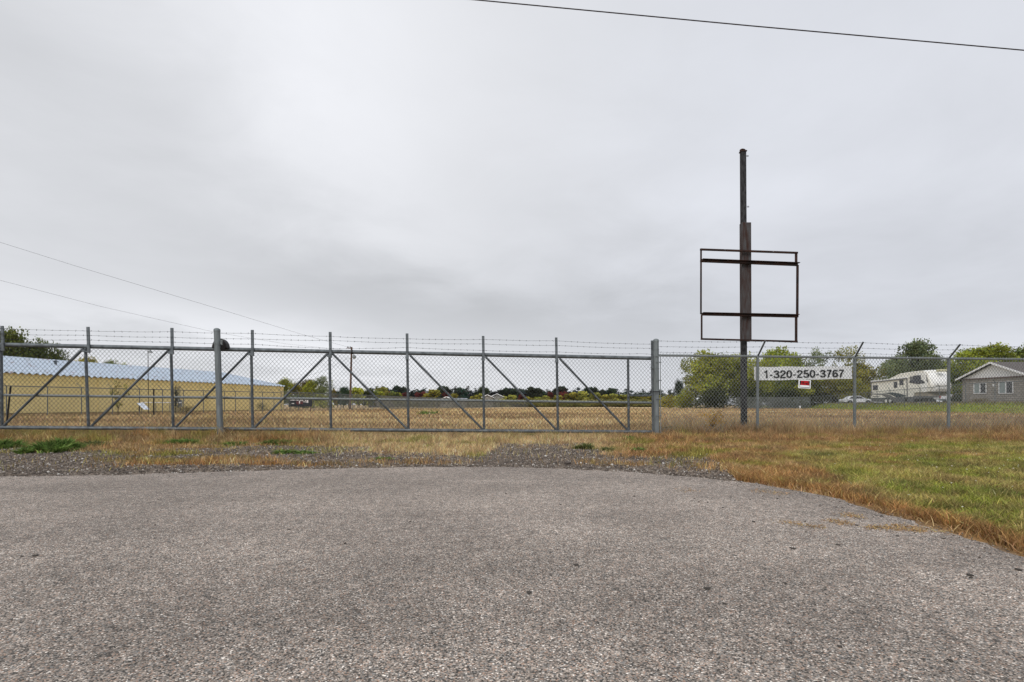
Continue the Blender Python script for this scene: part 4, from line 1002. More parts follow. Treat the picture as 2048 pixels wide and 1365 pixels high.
# ------------------------------------------------------------------ trees
def crown_mesh(seed, n, leaf, lobes=16, kind='round'):
    rs = np.random.RandomState(seed); cs = []; rr = []
    if kind == 'pine':
        for i in range(lobes):
            u = (i + .5) / lobes; rad = (.46 * (1 - u) ** .8 + .07)
            for j in range(3):
                a = rs.uniform(0, 6.28); cs.append((math.cos(a) * rad * rs.uniform(.2, .8), math.sin(a) * rad * rs.uniform(.2, .8), .18 + .8 * u + rs.uniform(-.03, .03))); rr.append(rad * rs.uniform(.35, .62))
        fl = .45
    elif kind == 'bush':
        for i in range(lobes):
            a = rs.uniform(0, 6.28); q = rs.uniform(0, .36); cs.append((math.cos(a) * q, math.sin(a) * q, rs.uniform(.12, .78) * (1 - q * .9))); rr.append(rs.uniform(.14, .24))
        fl = .9
    elif kind == 'open':
        for i in range(lobes):
            a = rs.uniform(0, 6.28); u = rs.uniform(.3, .96); q = rs.uniform(.05, .42) * (1.15 - abs(u - .6) * 1.2); cs.append((math.cos(a) * q, math.sin(a) * q, u)); rr.append(rs.uniform(.07, .14))
        fl = .8
    else:
        for i in range(lobes):
            a = rs.uniform(0, 6.28); u = rs.uniform(.22, .88); q = rs.uniform(.05, .36) * math.sqrt(max(.1, 1 - ((u - .5) / .55) ** 2)); cs.append((math.cos(a) * q, math.sin(a) * q, u)); rr.append(rs.uniform(.06, .17))
        fl = .8
    cs = np.array(cs); rr = np.array(rr); w = rr ** 2; pick = rs.choice(len(cs), n, p=w / w.sum())
    d = rs.normal(0, 1, (n, 3)); d /= np.linalg.norm(d, axis=1)[:, None]; q = rs.uniform(.25, 1, n) ** .5 * rs.choice([1, 1, 1, 1.2, 1.45], n)
    C = cs[pick] + d * (rr[pick] * q)[:, None] * np.array([1, 1, fl])
    C[:, 2] = np.maximum(C[:, 2], .02)
    a = rs.normal(0, 1, (n, 3)); a /= np.linalg.norm(a, axis=1)[:, None]; b_ = np.cross(a, rs.normal(0, 1, (n, 3))); b_ /= np.linalg.norm(b_, axis=1)[:, None]
    s = leaf * rs.uniform(.5, 1.4, n)[:, None]; el_ = .6 if kind != 'pine' else .35
    V = np.stack([C - a * s, C - b_ * s * el_, C + a * s, C + b_ * s * el_], 1).reshape(-1, 3)
    Q = np.arange(n * 4).reshape(-1, 4)
    lob = rs.uniform(.5, 1.5, len(cs))[pick][:, None] * rs.uniform(.65, 1.35, (n, 1)); hue = rs.normal(0, .07, (n, 1))
    col = np.concatenate([lob * (1 + hue), lob, lob * (1 - hue)], 1)
    return np_mesh('crown', V, Q, np.repeat(col, 4, 0)), cs
BARK = mat('bark', (.07, .055, .045), .9, var=.3, scale=6.)
def trunk_mesh(cs, seed, kind):
    rs = random.Random(seed); m_ = MB()
    top = .9 if kind == 'pine' else .62
    m_.tube([(0, 0, -.02), (.01, 0, .2), (-.01, .01, .4), (0, 0, top)], .022 if kind != 'bush' else .012, 7, r2=.006)
    for c_ in list(cs)[: 10 if kind != 'pine' else 4]:
        z0 = min(top, c_[2] * rs.uniform(.35, .7)); m_.tube([(0, 0, z0), (c_[0] * .5, c_[1] * .5, (z0 + c_[2]) / 2 + .02), tuple(c_)], .010, 5, r2=.003)
    me = m_.mesh('trunk'); me.materials.append(BARK); return me
VAR = {}
for kind, k, n, leaf, lob in (('round', 5, 9000, .019, 60), ('open', 3, 4200, .018, 44), ('pine', 5, 2200, .04, 9), ('bush', 5, 4200, .026, 26), ('small', 4, 2200, .045, 16)):
    VAR[kind] = []
    for i in range(k):
        me, cs = crown_mesh(300 + i * 7 + len(kind), n, leaf, lob, kind if kind != 'small' else 'round'); me.materials.append(LEAF); VAR[kind].append((me, trunk_mesh(cs, i, kind)))
cnt = 0
def tree(px, top, wpx, Z, kind, colr, label, name='tree', group=None, base=None, cat='tree'):
    global cnt
    cnt += 1; x_ = (px - 1024) / F * Z; z0 = float(height(x_, Z)) if base is None else base
    H = EYE + (HY - top) / F * Z - z0; W = wpx / F * Z * 1.22
    me, tm = VAR[kind][cnt % len(VAR[kind])]
    o = thing(name, label, cat, (x_, Z, z0), group, random.uniform(0, 6.28)); o.scale = (W, W, H)
    t_ = bpy.data.objects.new('trunk', tm); COL.objects.link(t_); t_.parent = o
    c_ = bpy.data.objects.new('crown', me); COL.objects.link(c_); c_.parent = o; c_.color = (*colr, 1)
    return o
OL = (.32, .335, .05); OLY = (.34, .30, .055); DG = (.12, .155, .05); GG = (.21, .245, .11); YG = (.34, .335, .075); OR = (.30, .20, .07); PN = (.04, .058, .04); RD = (.15, .04, .035); BG = (.28, .32, .045)
near = [
    # left, behind the shed
    (-70, 652, 150, 66, 'round', DG, 'dark green tree behind the shed, cut by the left photo edge'), (12, 652, 96, 68, 'round', (.13, .15, .045), 'tallest dark green tree above the left end of the shed'),
    (70, 676, 84, 70, 'round', (.12, .15, .045), 'rounded dark green tree, right of the tallest one over the shed'), (112, 694, 60, 72, 'round', GG, 'grey green tree sloping down behind the shed roof'),
    (30, 700, 120, 73, 'round', DG, 'low dark tree filling the gap behind the shed roof at left'),
    (172, 712, 56, 95, 'round', OLY, 'olive yellow tree above the shed roof, left of the vent'), (218, 718, 44, 95, 'round', GG, 'small grey green tree behind the shed roof vent'), (252, 726, 40, 95, 'round', OL, 'low olive tree right of the roof vent'),
    (307, 729, 26, 120, 'pine', PN, 'single dark pine beside the bell lamp above the shed'), (335, 737, 30, 120, 'pine', PN, 'dark pine just left of the second gate arm'), (362, 736, 34, 120, 'pine', PN, 'dark pine over the shed roof, left of the roller post'), (388, 741, 26, 120, 'pine', PN, 'lowest dark pine over the shed roof near the roller post'),
    # middle left
    (567, 755, 34, 105, 'round', OL, 'green tree touching the far corner of the yellow shed'), (592, 762, 36, 108, 'round', OLY, 'olive autumn tree second from the shed corner'), (612, 757, 36, 112, 'round', (.14, .105, .035), 'brownish tree behind the dark sign board'),
    (626, 760, 38, 106, 'round', OL, 'green tree left of the fifth gate upright'), (645, 751, 40, 104, 'open', GG, 'thin grey green tree directly behind the fifth gate upright'), (600, 782, 50, 100, 'bush', DG, 'dark shrubs below the trees at the shed corner'), (640, 785, 50, 100, 'bush', OL, 'green shrubs under the thin tree by the fence'),
    (668, 777, 18, 130, 'small', OR, 'orange autumn tree left of the utility pole'), (687, 773, 30, 130, 'round', (.04, .07, .035), 'dark green tree immediately left of the utility pole'), (716, 775, 34, 130, 'small', OL, 'olive tree immediately right of the utility pole'),
    (738, 778, 26, 135, 'small', (.08, .1, .03), 'green tree second right of the utility pole'),
    # right
    (1357, 756, 24, 125, 'round', (.05, .07, .045), 'small dark tree left of the big olive trees'), (1338, 786, 44, 118, 'bush', OLY, 'yellow green bush just right of the latch post'),
    (1374, 775, 46, 112, 'bush', OL, 'olive bush under the small dark tree'), (1392, 716, 56, 108, 'open', OL, 'open branched tree at the left end of the olive trees'),
    (1412, 700, 88, 104, 'round', OL, 'big olive tree left of the sign post'), (1447, 702, 66, 106, 'round', (.27, .29, .05), 'olive tree just left of the sign post'), (1483, 706, 76, 104, 'round', OL, 'olive tree behind the sign post'),
    (1548, 694, 74, 100, 'round', BG, 'bright green tree above the left half of the phone banner'), (1585, 703, 76, 102, 'round', BG, 'green tree above the middle of the phone banner'), (1520, 720, 60, 98, 'round', OL, 'green tree above the left end of the phone banner'),
    (1634, 697, 52, 104, 'open', GG, 'thin see-through tree above the right half of the banner'), (1622, 735, 70, 98, 'round', OL, 'olive tree behind the for sale sign'), (1668, 738, 70, 98, 'round', OLY, 'olive yellow tree below the right end of the banner'),
    (1702, 693, 62, 100, 'open', (.28, .27, .08), 'thin yellowish tree rising behind the second fence post'), (1722, 726, 76, 98, 'round', (.30, .27, .05), 'yellow brown tree right of the banner'), (1692, 752, 70, 94, 'round', (.27, .26, .05), 'low yellow brown tree left of the camper'),
    (1745, 760, 44, 100, 'round', OL, 'low green tree behind the camper rear'),
    (1790, 710, 60, 100, 'round', GG, 'grey green tree behind the camper roof at left'), (1832, 677, 86, 102, 'round', (.16, .19, .095), 'tall grey green tree rising over the camper'), (1870, 703, 62, 98, 'round', GG, 'grey green tree over the camper front'),
    (1812, 735, 90, 96, 'round', (.14, .165, .06), 'low dark tree close behind the camper'), (1905, 725, 60, 92, 'round', (.15, .18, .06), 'dark green tree between the camper and the house'),
    (1935, 697, 80, 90, 'round', BG, 'bright green tree above the left roof slope of the house'), (1985, 684, 96, 88, 'round', (.27, .30, .05), 'yellow green tree above the gable of the house'), (2046, 688, 76, 90, 'round', (.2, .24, .06), 'green tree above the house, cut by the right photo edge'), (2110, 690, 90, 90, 'round', OL, 'green tree beyond the right photo edge'),
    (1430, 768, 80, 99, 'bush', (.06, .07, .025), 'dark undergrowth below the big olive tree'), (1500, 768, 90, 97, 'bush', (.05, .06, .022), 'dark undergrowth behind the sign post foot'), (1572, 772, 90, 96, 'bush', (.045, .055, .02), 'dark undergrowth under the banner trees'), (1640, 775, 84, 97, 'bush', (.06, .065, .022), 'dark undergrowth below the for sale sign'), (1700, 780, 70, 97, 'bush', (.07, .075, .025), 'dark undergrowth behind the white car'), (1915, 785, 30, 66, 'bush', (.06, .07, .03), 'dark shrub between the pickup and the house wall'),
]
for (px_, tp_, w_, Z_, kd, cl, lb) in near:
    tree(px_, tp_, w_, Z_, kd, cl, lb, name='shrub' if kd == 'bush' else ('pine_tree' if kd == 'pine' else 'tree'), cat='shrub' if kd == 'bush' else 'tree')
# far tree line, seen through the gate
bays = [(662, 815, 'sixth'), (815, 967, 'seventh'), (967, 1115, 'eighth'), (1115, 1257, 'ninth')]
FAR = []
q = 742.
rf = random.Random(4)
while q < 1345:
    hgt_ = rf.choice([772, 774, 776, 778, 780, 783]) + (4 if 1190 < q < 1345 else 0) + (3 if 980 < q < 1010 else 0)
    FAR.append((q, hgt_, rf.uniform(24, 36), rf.uniform(215, 245), rf.choice(['pine', 'pine', 'small']), tuple(v * rf.uniform(.8, 1.3) for v in PN), 'dark pine')); q += rf.uniform(6, 11)
for q, t_, w_ in ((890, 774, 30), (1062, 774, 34), (1078, 777, 30), (1190, 773, 26), (1205, 779, 20)): FAR.append((q, t_, w_, 210, 'small', (.045, .055, .035), 'broad dark tree'))
for q, t_, w_ in ((782, 784, 14), (803, 788, 16), (812, 786, 15), (836, 785, 16), (846, 785, 16), (893, 786, 17), (1043, 789, 14), (1101, 785, 15), (1121, 784, 14), (1131, 783, 14)): FAR.append((q, t_ - 1, w_ * 1.3, 195, 'small', RD, 'dark red autumn tree'))
for q, t_, w_, cl in ((764, 774, 26, YG), (749, 782, 16, OL), (795, 792, 16, OR), (820, 793, 18, OR), (867, 779, 28, OLY), (855, 787, 20, OLY), (908, 787, 14, OLY), (953, 790, 20, OLY), (962, 788, 14, YG), (1010, 792, 20, YG), (1025, 790, 18, YG), (1056, 794, 18, OLY), (1075, 794, 20, OL), (1092, 792, 20, YG), (1116, 790, 18, OLY), (1146, 785, 22, OLY), (1168, 782, 26, YG), (1190, 785, 24, YG), (1210, 790, 22, OLY), (1228, 788, 26, YG), (1248, 789, 24, YG), (1268, 790, 26, YG), (1290, 792, 26, OLY), (1312, 790, 26, OLY), (1330, 793, 24, YG), (1157, 792, 20, YG)):
    FAR.append((q, t_, w_ * 1.4, 185, 'small', cl, 'yellow green autumn tree' if cl != OR else 'orange autumn tree'))
for i_, q in enumerate(range(664, 800, 11)): FAR.append((q, 781 + (i_ * 7) % 5, 24, 142 + (i_ * 5) % 9, 'small', (OL, (.24, .22, .05), (.17, .2, .06))[i_ % 3], 'green roadside tree'))
for q in range(742, 1345, 11):
    FAR.append((q + rf.uniform(-4, 4), 798 + rf.uniform(-3, 2), 36, 172, 'bush', (.36, .34, .12), 'olive hedge bush'))
ordn = ['first', 'second', 'third', 'fourth', 'fifth', 'sixth', 'seventh', 'eighth', 'ninth', 'tenth', 'eleventh', 'twelfth', 'thirteenth', 'fourteenth', 'fifteenth', 'sixteenth', 'seventeenth', 'eighteenth', 'nineteenth', 'twentieth'] + ['twenty-' + w for w in 'first second third fourth fifth sixth seventh eighth ninth'.split()] + ['thirtieth'] + ['thirty-' + w for w in 'first second third fourth fifth sixth seventh eighth ninth'.split()]
seen = {}
for (q, t_, w_, Z_, kd, cl, lb) in sorted(FAR, key=lambda r: r[0]):
    bay = 'near the utility pole' if q < 815 else 'in the next gate bay' if q < 967 else 'in the third gate bay' if q < 1115 else 'in the last wide bay' if q < 1257 else 'near the latch post'
    k_ = (lb, bay); seen[k_] = seen.get(k_, 0) + 1
    tree(q, t_, w_, Z_, kd, cl, 'far %s %s, %s from left' % (lb, bay, ordn[seen[k_] - 1]), name='pine_tree' if kd == 'pine' else ('hedge_bush' if kd == 'bush' else 'tree'), group='distant trees beyond the field', cat='shrub' if kd == 'bush' else 'tree')
# small plants with leaves
def plant(name, label, px, top, wpx, Z, n, leaf, colr, kind='bush', seed=0, cat='plant'):
    me, cs = crown_mesh(900 + seed, n, leaf, 16, kind); tm = trunk_mesh(cs, seed, kind); me.materials.append(LEAF)
    x_ = (px - 1024) / F * Z; z0 = float(height(x_, Z)); H = EYE + (HY - top) / F * Z - z0; W = wpx / F * Z
    o = thing(name, label, cat, (x_, Z, z0)); o.scale = (W, W, H)
    a = bpy.data.objects.new('stems', tm); COL.objects.link(a); a.parent = o; c_ = bpy.data.objects.new('foliage', me); COL.objects.link(c_); c_.parent = o; c_.color = (*colr, 1)
plant('weed_bush', 'tall yellow orange weed behind the fence, left of the sign post', 1425, 822, 60, 13.6, 1700, .017, (.42, .25, .035), 'open', 1)
plant('weed_bush', 'small yellowish weed at the foot of the second fence post', 1730, 852, 22, 13.6, 300, .03, (.33, .22, .05), 'open', 2)
plant('weed_bush', 'olive weed behind the fence below the for sale sign', 1622, 856, 30, 13.6, 500, .03, (.2, .2, .05), 'bush', 3)
plant('weed_bush', 'grey green weed right of the latch post', 1345, 852, 50, 13.4, 900, .02, (.17, .16, .09), 'open', 4)
plant('sapling', 'thin sapling with yellow green leaves before the yellow shed', 236, 763, 34, 34, 420, .03, (.22, .21, .05), 'open', 5, 'tree')
plant('weed_bush', 'grey bushy weed against the far end of the yellow shed', 524, 799, 26, 52, 700, .03, (.17, .17, .1), 'bush', 6)
plant('weed_bush', 'straw coloured weeds beside the electrical boxes', 372, 806, 60, 37, 900, .025, (.24, .2, .1), 'bush', 7)
plant('vine', 'dark vine clump hanging under the shed eave beside the boxes', 351, 759, 14, 44.5, 600, .04, (.03, .035, .02), 'bush', 8)
plant('weed_bush', 'yellow brown weeds along the foot of the brick house', 1960, 793, 60, 55, 900, .025, (.2, .15, .06), 'bush', 9)
plant('weed_bush', 'brown weeds on the bank in front of the white car', 1722, 805, 40, 72, 400, .02, (.16, .12, .08), 'bush', 10)
plant('weed_bush', 'dark tuft in the dry field below the second fence post', 1718, 821.5, 12, 62, 300, .05, (.06, .07, .03), 'bush', 11)

# ------------------------------------------------------------------ camper
CREAM = mat('camper_cream', (.86, .84, .77), .45, var=.05, scale=1.5); CWHITE = mat('camper_white', (.88, .88, .86), .4, var=.05); GLASS = mat('dark_glass', (.035, .035, .042), .12, var=.1, spec=.6)
GRAPH = mat('teal_graphic', (.04, .062, .075), .45, var=.1); GREYG = mat('grey_graphic', (.17, .17, .175), .45, var=.1); SKIRT = mat('camper_skirt', (.135, .14, .15), .5, var=.1); TYRE = mat('tyre_rubber', (.02, .02, .02), .9); BEIGE = mat('camper_beige_panel', (.34, .30, .235), .5, var=.05)  # BEIGE is the brownish beige colour of the pin box and nose trim
XS = 51.1
def cpt(px, py, off=0.):
    Y_ = XS * F / (px - 1024); return Vector((XS - off, Y_, EYE + (HY - py) / F * Y_))
def zx(a, b_, off=0.): return cpt(1730 + a / 10.24, 730 + b_ / 10.24, off)
camper = thing('camper_trailer', 'long cream fifth wheel camper trailer parked behind the fences', 'camper', (52.3, 67, 1.0))
Wc = 2.5
bodyp = [zx(115, 700), zx(115, 335), zx(300, 312), zx(480, 292), zx(600, 235), zx(700, 185), zx(850, 158), zx(1040, 132), zx(1180, 120), zx(1260, 150), zx(1310, 300), zx(1350, 400), zx(1350, 470), zx(1320, 550), zx(1000, 575), zx(985, 640), zx(985, 700)]
MB().prism(bodyp, (Wc, 0, 0)).build('body', CREAM, camper, bevel=.05)
# the nose cap bulges forward
yF = zx(1260, 300).y; zt_ = zx(1260, 150).z
prof = [(yF + 1.5, zt_ + .02), (yF + .2, zt_ + .03), (yF - .45, zt_ - .25), (yF - .85, zt_ - .95), (yF - 1.05, zt_ - 1.35), (yF - 1.0, zt_ - 1.75), (yF - .8, zx(1320, 545).z), (yF + .6, zx(1320, 548).z)]
vs_ = []; nX = 13
for i in range(nX):
    u = i / (nX - 1) * 2 - 1; sh_ = 1 - abs(u) ** 3.2
    for yy, z_ in prof:
        fwd = max(0, yF + .3 - yy); vs_.append((XS - .03 + (u + 1) / 2 * (Wc + .06), yy + fwd * (1 - sh_) * .75, z_ - .06 * (abs(u) ** 4)))
k = len(prof); fs_ = [(i * k + j, i * k + j + 1, (i + 1) * k + j + 1, (i + 1) * k + j) for i in range(nX - 1) for j in range(k - 1)] + [tuple(range(k)), tuple((nX - 1) * k + j for j in range(k))[::-1]]
MB().add(vs_, fs_).build('nose_cap', CWHITE, camper, smooth_=True)
MB().prism([zx(130, 690, .02), zx(870, 655, .02), zx(985, 655, .02), zx(985, 755, .02), zx(600, 765, .02), zx(560, 735, .02), zx(400, 735, .02), zx(360, 765, .02), zx(130, 755, .02)], (Wc + .04, 0, 0)).build('skirt', SKIRT, camper)
MB().prism([zx(985, 640, .01), zx(1500, 640, .01), zx(1500, 665, .01), zx(985, 700, .01)], (.1, 0, 0)).build('frame_rail', SKIRT, camper)
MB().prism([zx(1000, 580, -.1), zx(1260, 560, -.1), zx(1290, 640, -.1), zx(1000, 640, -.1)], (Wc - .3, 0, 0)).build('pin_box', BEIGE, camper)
for a, b_ in ((1150, 1190), (1235, 1260)):
    MB().prism([zx(a, 640, -.3), zx(b_, 640, -.3), zx(b_, 790, -.3), zx(a, 790, -.3)], (.12, 0, 0)).build('landing_leg', SKIRT, camper)
def cwin(pts, nm='window'):
    w = MB().prism([zx(a, b_, .035) for a, b_ in pts], (.03, 0, 0)).build(nm, GLASS, camper)
    return w
cwin([(165, 422), (262, 417), (265, 515), (168, 522)]); cwin([(592, 352), (660, 346), (664, 468), (596, 476)]); cwin([(708, 315), (786, 305), (790, 412), (712, 420)]); cwin([(915, 325), (1150, 300), (1225, 345), (1240, 380), (1080, 396), (915, 368)])
cwin([(990, 225), (1150, 212), (1150, 300), (995, 316)])
MB().prism([zx(920, 245, .022), zx(1250, 200, .022), zx(1300, 365, .022), (zx(1240, 330, .022)), zx(1160, 310, .022), zx(920, 330, .022)], (.02, 0, 0)).build('grey_graphic', GREYG, camper)
MB().prism([zx(370, 578, .02), zx(560, 566, .02), zx(700, 585, .02), zx(870, 640, .02), zx(700, 665, .02), zx(640, 665, .02), zx(520, 605, .02)], (.02, 0, 0)).build('dark_graphic', GRAPH, camper)
MB().prism([zx(130, 590, .021), zx(380, 590, .021), zx(500, 615, .021), zx(600, 668, .021), zx(440, 672, .021), zx(350, 620, .021), zx(130, 605, .021)], (.02, 0, 0)).build('grey_swoosh', GREYG, camper)
MB().prism([zx(130, 682, .045), zx(520, 672, .045), zx(520, 684, .045), zx(130, 694, .045)], (.02, 0, 0)).build('dark_stripe', GRAPH, camper)
MB().prism([zx(160, 643, .03), zx(290, 641, .03), zx(290, 654, .03), zx(160, 656, .03)], (.02, 0, 0)).build('grey_mark', GREYG, camper)
MB().prism([zx(130, 352, .14), zx(870, 268, .14), zx(870, 290, .14), zx(130, 370, .14)], (.12, 0, 0)).build('awning', GREYG, camper)
MB().prism([zx(130, 330, .1), zx(880, 250, .1), zx(880, 268, .1), zx(130, 350, .1)], (.1, 0, 0)).build('awning_cover', CWHITE, camper)
for a, c_, d_ in ((128, 350, 640), (862, 270, 640)): MB().prism([zx(a - 4, c_, .08), zx(a + 8, c_, .08), zx(a + 18, d_, .08), zx(a + 6, d_, .08)], (.06, 0, 0)).build('awning_arm', GREYG, camper)
MB().prism([zx(805, 680, .025), zx(870, 676, .025), zx(870, 755, .025), zx(805, 757, .025)], (.02, 0, 0)).build('step_recess', BLACK, camper)
for a, b_ in ((585, 530), (510, 532)): MB().cbox(zx(a, b_, .03), (.03, .12, .12)).build('vent', GREYG, camper)
for a, b_, sy_, m__ in ((500, 262, 1.6, CWHITE), (1130, 112, 1.1, CWHITE), (1370, 96, .8, mat('pale_yellow_cover', (.6, .57, .38), .5))):
    q = zx(a, b_); z0_ = q.z - .18; MB().cbox((XS + 1.2, q.y, z0_ + .05), (.8, sy_, .28)).build('roof_unit', m__, camper, bevel=.06)
for a in (430, 515):
    q = zx(a, 790); c_ = Vector((XS + .1, q.y, 1.28)); w = MB().lathe([(.30, -.12), (.38, -.1), (.38, .12), (.3, .14)], c_, 18, 'x').build('wheel', TYRE, camper, smooth_=True)
    MB().lathe([(.05, -.16), (.2, -.14), (.25, -.11), (.25, 0)], c_, 14, 'x').build('rim', CWHITE, w, smooth_=True)
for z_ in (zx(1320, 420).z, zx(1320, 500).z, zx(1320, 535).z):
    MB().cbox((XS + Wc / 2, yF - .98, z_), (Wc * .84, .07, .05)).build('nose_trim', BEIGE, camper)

# ------------------------------------------------------------------ pickup (tailgate towards us)
PW = mat('white_car_paint', (.70, .71, .73), .25, var=.02, spec=.6)
zk = 69.5; xk = (1892.5 - 1024) / F * zk
pk = thing('pickup_truck', 'white pickup truck seen from behind under the camper nose', 'pickup truck', (xk, zk + 2.7, .95))
def lb_(a, b_): return (a[0], a[1], a[2]), (b_[0], b_[1], b_[2])
m_ = MB(); m_.prism([(-.92, -2.7, .55), (.92, -2.7, .55), (.94, -2.7, .95), (.90, -2.72, 1.22), (-.90, -2.72, 1.22), (-.94, -2.7, .95)], (0, 5.3, 0))
m_.build('body', PW, pk, local=True, bevel=.05)
m_ = MB(); m_.prism([(-.86, -.3, 1.2), (.86, -.3, 1.2), (.72, .0, 1.82), (-.72, .0, 1.82)], (0, 1.9, 0)); m_.build('cab', PW, pk, local=True, bevel=.08)
MB().prism([(-.68, -.22, 1.32), (.68, -.22, 1.32), (.6, -.05, 1.72), (-.6, -.05, 1.72)], (0, .04, 0)).build('rear_window', GLASS, pk, local=True)
m_ = MB(); m_.box((-.78, -2.745, .62), (.78, -2.70, 1.2)); tg = m_.build('tailgate', PW, pk, local=True, bevel=.01)
MB().box((-.14, -2.765, 1.05), (.14, -2.745, 1.11)).build('handle', BLACK, tg, local=True)
for s in (-1, 1): MB().box((s * .86 - .07, -2.76, .72), (s * .86 + .07, -2.7, 1.16)).build('tail_light', mat('tail_red', (.35, .02, .02), .3), pk, local=True)
MB().box((-.9, -2.9, .38), (.9, -2.72, .56)).build('bumper', GALV, pk, local=True, bevel=.02)
MB().box((-.18, -2.91, .42), (.18, -2.9, .53)).build('licence_plate', WHITE, pk, local=True)
for sx__ in (-1, 1):
    for yy in (-1.6, 1.7):
        w = MB().lathe([(.28, -.12), (.38, -.1), (.38, .1), (.28, .12)], (sx__ * .82, yy, .38), 16, 'x').build('wheel', TYRE, pk, local=True, smooth_=True)
        MB().lathe([(.06, -.14), (.22, -.125), (.22, .125), (.06, .14)], (sx__ * .82, yy, .38), 12, 'x').build('rim', GALV, w, local=True)

# ------------------------------------------------------------------ white car side on
zc = 86.; xc = (1712.5 - 1024) / F * zc
car = thing('parked_car', 'white sedan parked left of the camper, half hidden by weeds', 'car', (xc, zc, float(height(xc, zc)) - .02), rz=math.radians(-6))
def side_prism(pts, y0, y1): return MB().prism([(x_, y0, z_) for x_, z_ in pts], (0, y1 - y0, 0))
side_prism([(-2.3, .35), (-2.35, .62), (-2.25, .84), (-1.5, .9), (.9, .9), (2.0, .8), (2.32, .66), (2.35, .38), (1.85, .33), (1.7, .55), (1.4, .66), (1.1, .55), (.95, .3), (-.95, .3), (-1.1, .55), (-1.4, .66), (-1.7, .55), (-1.85, .33)], -.88, .88).build('body', PW, car, local=True, bevel=.06)
side_prism([(-1.75, .88), (-1.15, 1.32), (-.7, 1.4), (.25, 1.38), (1.2, .9)], -.74, .74).build('cabin', PW, car, local=True, bevel=.08)
for pts_ in ([(-1.5, .93), (-1.08, 1.26), (-.45, 1.32), (-.45, .93)], [(-.38, .93), (-.38, 1.32), (.2, 1.3), (.9, .93)]):
    for y0 in (-.775, .74): side_prism(pts_, y0, y0 + .035).build('side_window', GLASS, car, local=True)
MB().prism([(.34, -.66, 1.36), (.34, .66, 1.36), (1.16, .68, .95), (1.16, -.68, .95)], (.03, 0, .03)).build('windscreen', GLASS, car, local=True)
for xx in (-1.4, 1.4):
    for y0 in (-.8, .8):
        w = MB().lathe([(.24, -.1), (.32, -.09), (.32, .09), (.24, .1)], (xx, y0, .32), 16, 'y').build('wheel', TYRE, car, local=True, smooth_=True)
        MB().lathe([(.05, -.12), (.19, -.105), (.19, .105), (.05, .12)], (xx, y0, .32), 12, 'y').build('rim', GALV, w, local=True)
for y0 in (-.7, .55): MB().box((2.26, y0, .58), (2.34, y0 + .2, .7)).build('headlight', WHITE, car, local=True)

# ------------------------------------------------------------------ brick house
BRK = bpy.data.materials.new('grey_brick'); BRK.use_nodes = True; t = BRK.node_tree; b = t.nodes['Principled BSDF']; b.inputs['Roughness'].default_value = .9
tcn = t.nodes.new('ShaderNodeTexCoord'); sp_ = t.nodes.new('ShaderNodeSeparateXYZ'); t.links.new(tcn.outputs['Object'], sp_.inputs[0])
cb = t.nodes.new('ShaderNodeCombineXYZ'); t.links.new(math_n(t, 'ADD', sp_.outputs[0], sp_.outputs[1]), cb.inputs[0]); t.links.new(sp_.outputs[2], cb.inputs[1])
br = t.nodes.new('ShaderNodeTexBrick'); t.links.new(cb.outputs[0], br.inputs['Vector']); br.inputs['Scale'].default_value = 1.15
br.inputs['Color1'].default_value = (.40, .365, .32, 1); br.inputs['Color2'].default_value = (.26, .235, .205, 1); br.inputs['Mortar'].default_value = (.16, .145, .13, 1); br.inputs['Mortar Size'].default_value = .03
t.links.new(br.outputs[0], b.inputs['Base Color'])
SHING = mat('grey_shingles', (.115, .10, .095), .95, var=.35, scale=9.); SIDE = mat('white_siding', (.78, .78, .78), .6, var=.04); TRIM = mat('white_trim', (.86, .86, .87), .5, var=.04)
house = thing('brick_house', 'low grey brick house with white gable and grey shingle roof at right', 'house', (51.9, 55.25, 1.0))
hx0, hx1, hy0, hy1, zg, ze, zr = 51.9, 66., 51.5, 59., .9, 3.72, 5.28; ym_ = (hy0 + hy1) / 2
MB().box((hx0, hy0, zg), (hx1, hy1, ze)).build('wall', BRK, house)
m_ = MB(); m_.prism([(hx0 + .02, hy0, ze), (hx0 + .02, hy1, ze), (hx0 + .02, ym_, zr - .12)], (.2, 0, 0)); m_.build('gable', SIDE, house)
for s in (-1, 1):
    ye = ym_ + s * ((hy1 - hy0) / 2 + .55); zE = ze - .12
    MB().prism([(hx0 - .32, ye, zE), (hx0 - .32, ym_, zr), (hx0 - .32, ym_, zr + .12), (hx0 - .32, ye, zE + .12)], (hx1 - hx0 + .7, 0, 0)).build('roof', SHING, house)
    MB().prism([(hx0 - .38, ye, zE - .06), (hx0 - .38, ym_, zr - .06), (hx0 - .38, ym_, zr + .13), (hx0 - .38, ye, zE + .13)], (.055, 0, 0)).build('bargeboard', TRIM, house)
MB().box((hx0 - .1, hy0 - .02, ze - .12), (hx0 - .004, hy1, ze + .02)).build('frieze_board', mat('brown_trim', (.13, .09, .075), .8), house)
for (ya, yb_, za, zb2) in ((56.05, 57.45, 2.08, 3.14), (53.05, 54.5, 2.02, 3.16)):
    w = MB().box((hx0 - .02, ya, za), (hx0 + .02, yb_, zb2)).build('window', GLASS, house)
    t_ = .07; m_ = MB(); m_.box((hx0 - .06, ya - t_, za - t_), (hx0 - .021, yb_ + t_, za)).box((hx0 - .06, ya - t_, zb2), (hx0 - .021, yb_ + t_, zb2 + t_)).box((hx0 - .06, ya - t_, za), (hx0 - .021, ya, zb2)).box((hx0 - .06, yb_, za), (hx0 - .021, yb_ + t_, zb2))
    ymm = (ya + yb_) / 2; m_.box((hx0 - .055, ymm - .05, za), (hx0 - .021, ymm + .05, zb2)); m_.build('frame', TRIM, w)
    MB().box((hx0 - .03, ymm + .05, za + .01), (hx0 - .022, yb_ - .02, zb2 - .02)).build('curtain', mat('curtain', (.28, .33, .33), .8), w)
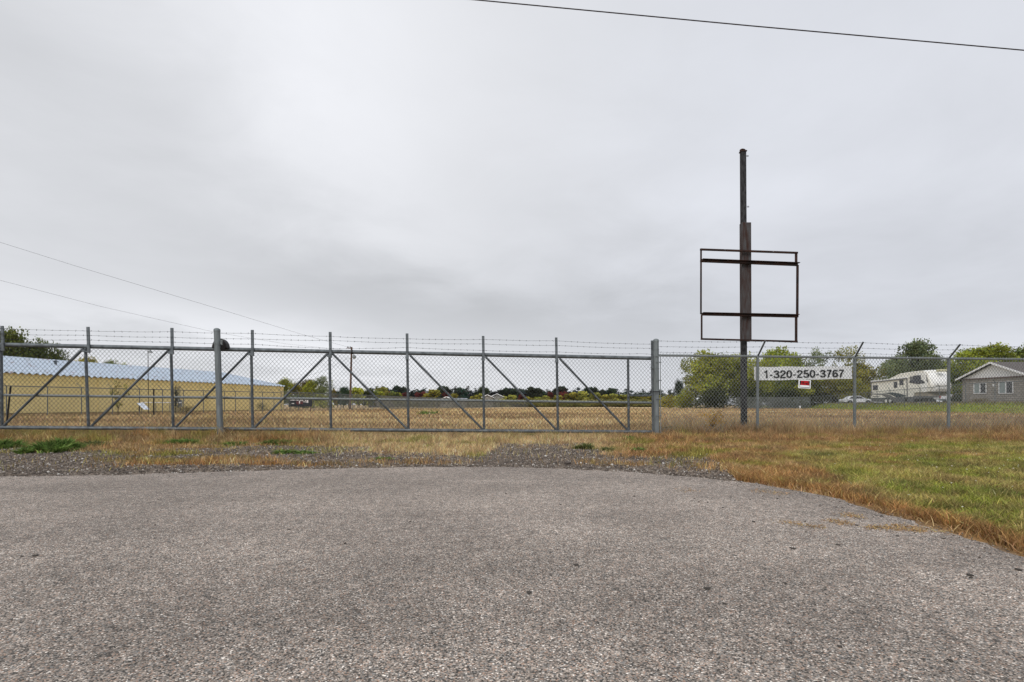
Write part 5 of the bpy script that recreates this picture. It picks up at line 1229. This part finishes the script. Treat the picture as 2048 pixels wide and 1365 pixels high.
MB().box((hx0 - .08, 55.1, 2.75), (hx0 - .01, 55.22, 3.0)).build('wall_light', TRIM, house)

# small far houses beyond the field
FR = mat('far_roof', (.33, .36, .40), .7); FW = mat('far_wall', (.26, .25, .23), .8); FG = mat('far_window', (.05, .05, .06), .3)
def far_house(px, top, wpx, Z, dep, label, rm=FR, ridge_x=False):
    W = wpx / F * Z; x_ = (px - 1024) / F * Z; H = EYE + (HY - top) / F * Z; ev = H - W * (.22 if not ridge_x else .0) - (.9 if ridge_x else 0)
    o = thing('far_house', label, 'house', (x_, Z + dep / 2, 0))
    MB().box((x_ - W / 2, Z, 0), (x_ + W / 2, Z + dep, ev)).build('wall', FW, o)
    if ridge_x:
        MB().prism([(x_ - W / 2 - .3, Z - .4, ev - .1), (x_ - W / 2 - .3, Z + dep / 2, H), (x_ - W / 2 - .3, Z + dep + .4, ev - .1)], (W + .6, 0, 0)).build('roof', rm, o)
    else:
        MB().prism([(x_ - W / 2, Z + .03, ev), (x_, Z + .03, H - .1), (x_ + W / 2, Z + .03, ev)], (0, .1, 0)).build('gable', FW, o)
        for s in (-1, 1):
            xe = x_ + s * (W / 2 + .4); MB().prism([(xe, Z - .4, ev - .2), (x_, Z - .4, H), (x_, Z - .4, H + .18), (xe, Z - .4, ev - .02)], (0, dep + .8, 0)).build('roof', rm, o)
            MB().prism([(xe, Z - .46, ev - .22), (x_, Z - .46, H - .04), (x_, Z - .46, H + .2), (xe, Z - .46, ev)], (0, .05, 0)).build('bargeboard', TRIM, o)
    for u in (-.25, .2): MB().box((x_ + u * W - .4, Z - .02, 1.), (x_ + u * W + .4, Z - .005, 2.)).build('window', FG, o)
far_house(893, 794.5, 24, 160, 12, 'far pale roofed house left of the middle gate upright', FR)
far_house(914, 796.5, 34, 166, 8, 'far long grey roof right of the pale gabled house', FR, True)
far_house(975, 790.5, 20, 165, 12, 'far house with white gable beside the middle gate upright', FR)
far_house(994, 788.5, 24, 180, 12, 'far house with pale gable behind the white gabled one', mat('far_roof_dark', (.2, .19, .19), .8), False)
far_house(757, 791.5, 40, 150, 8, 'far low building with bluish roof right of the utility pole', FR, True)
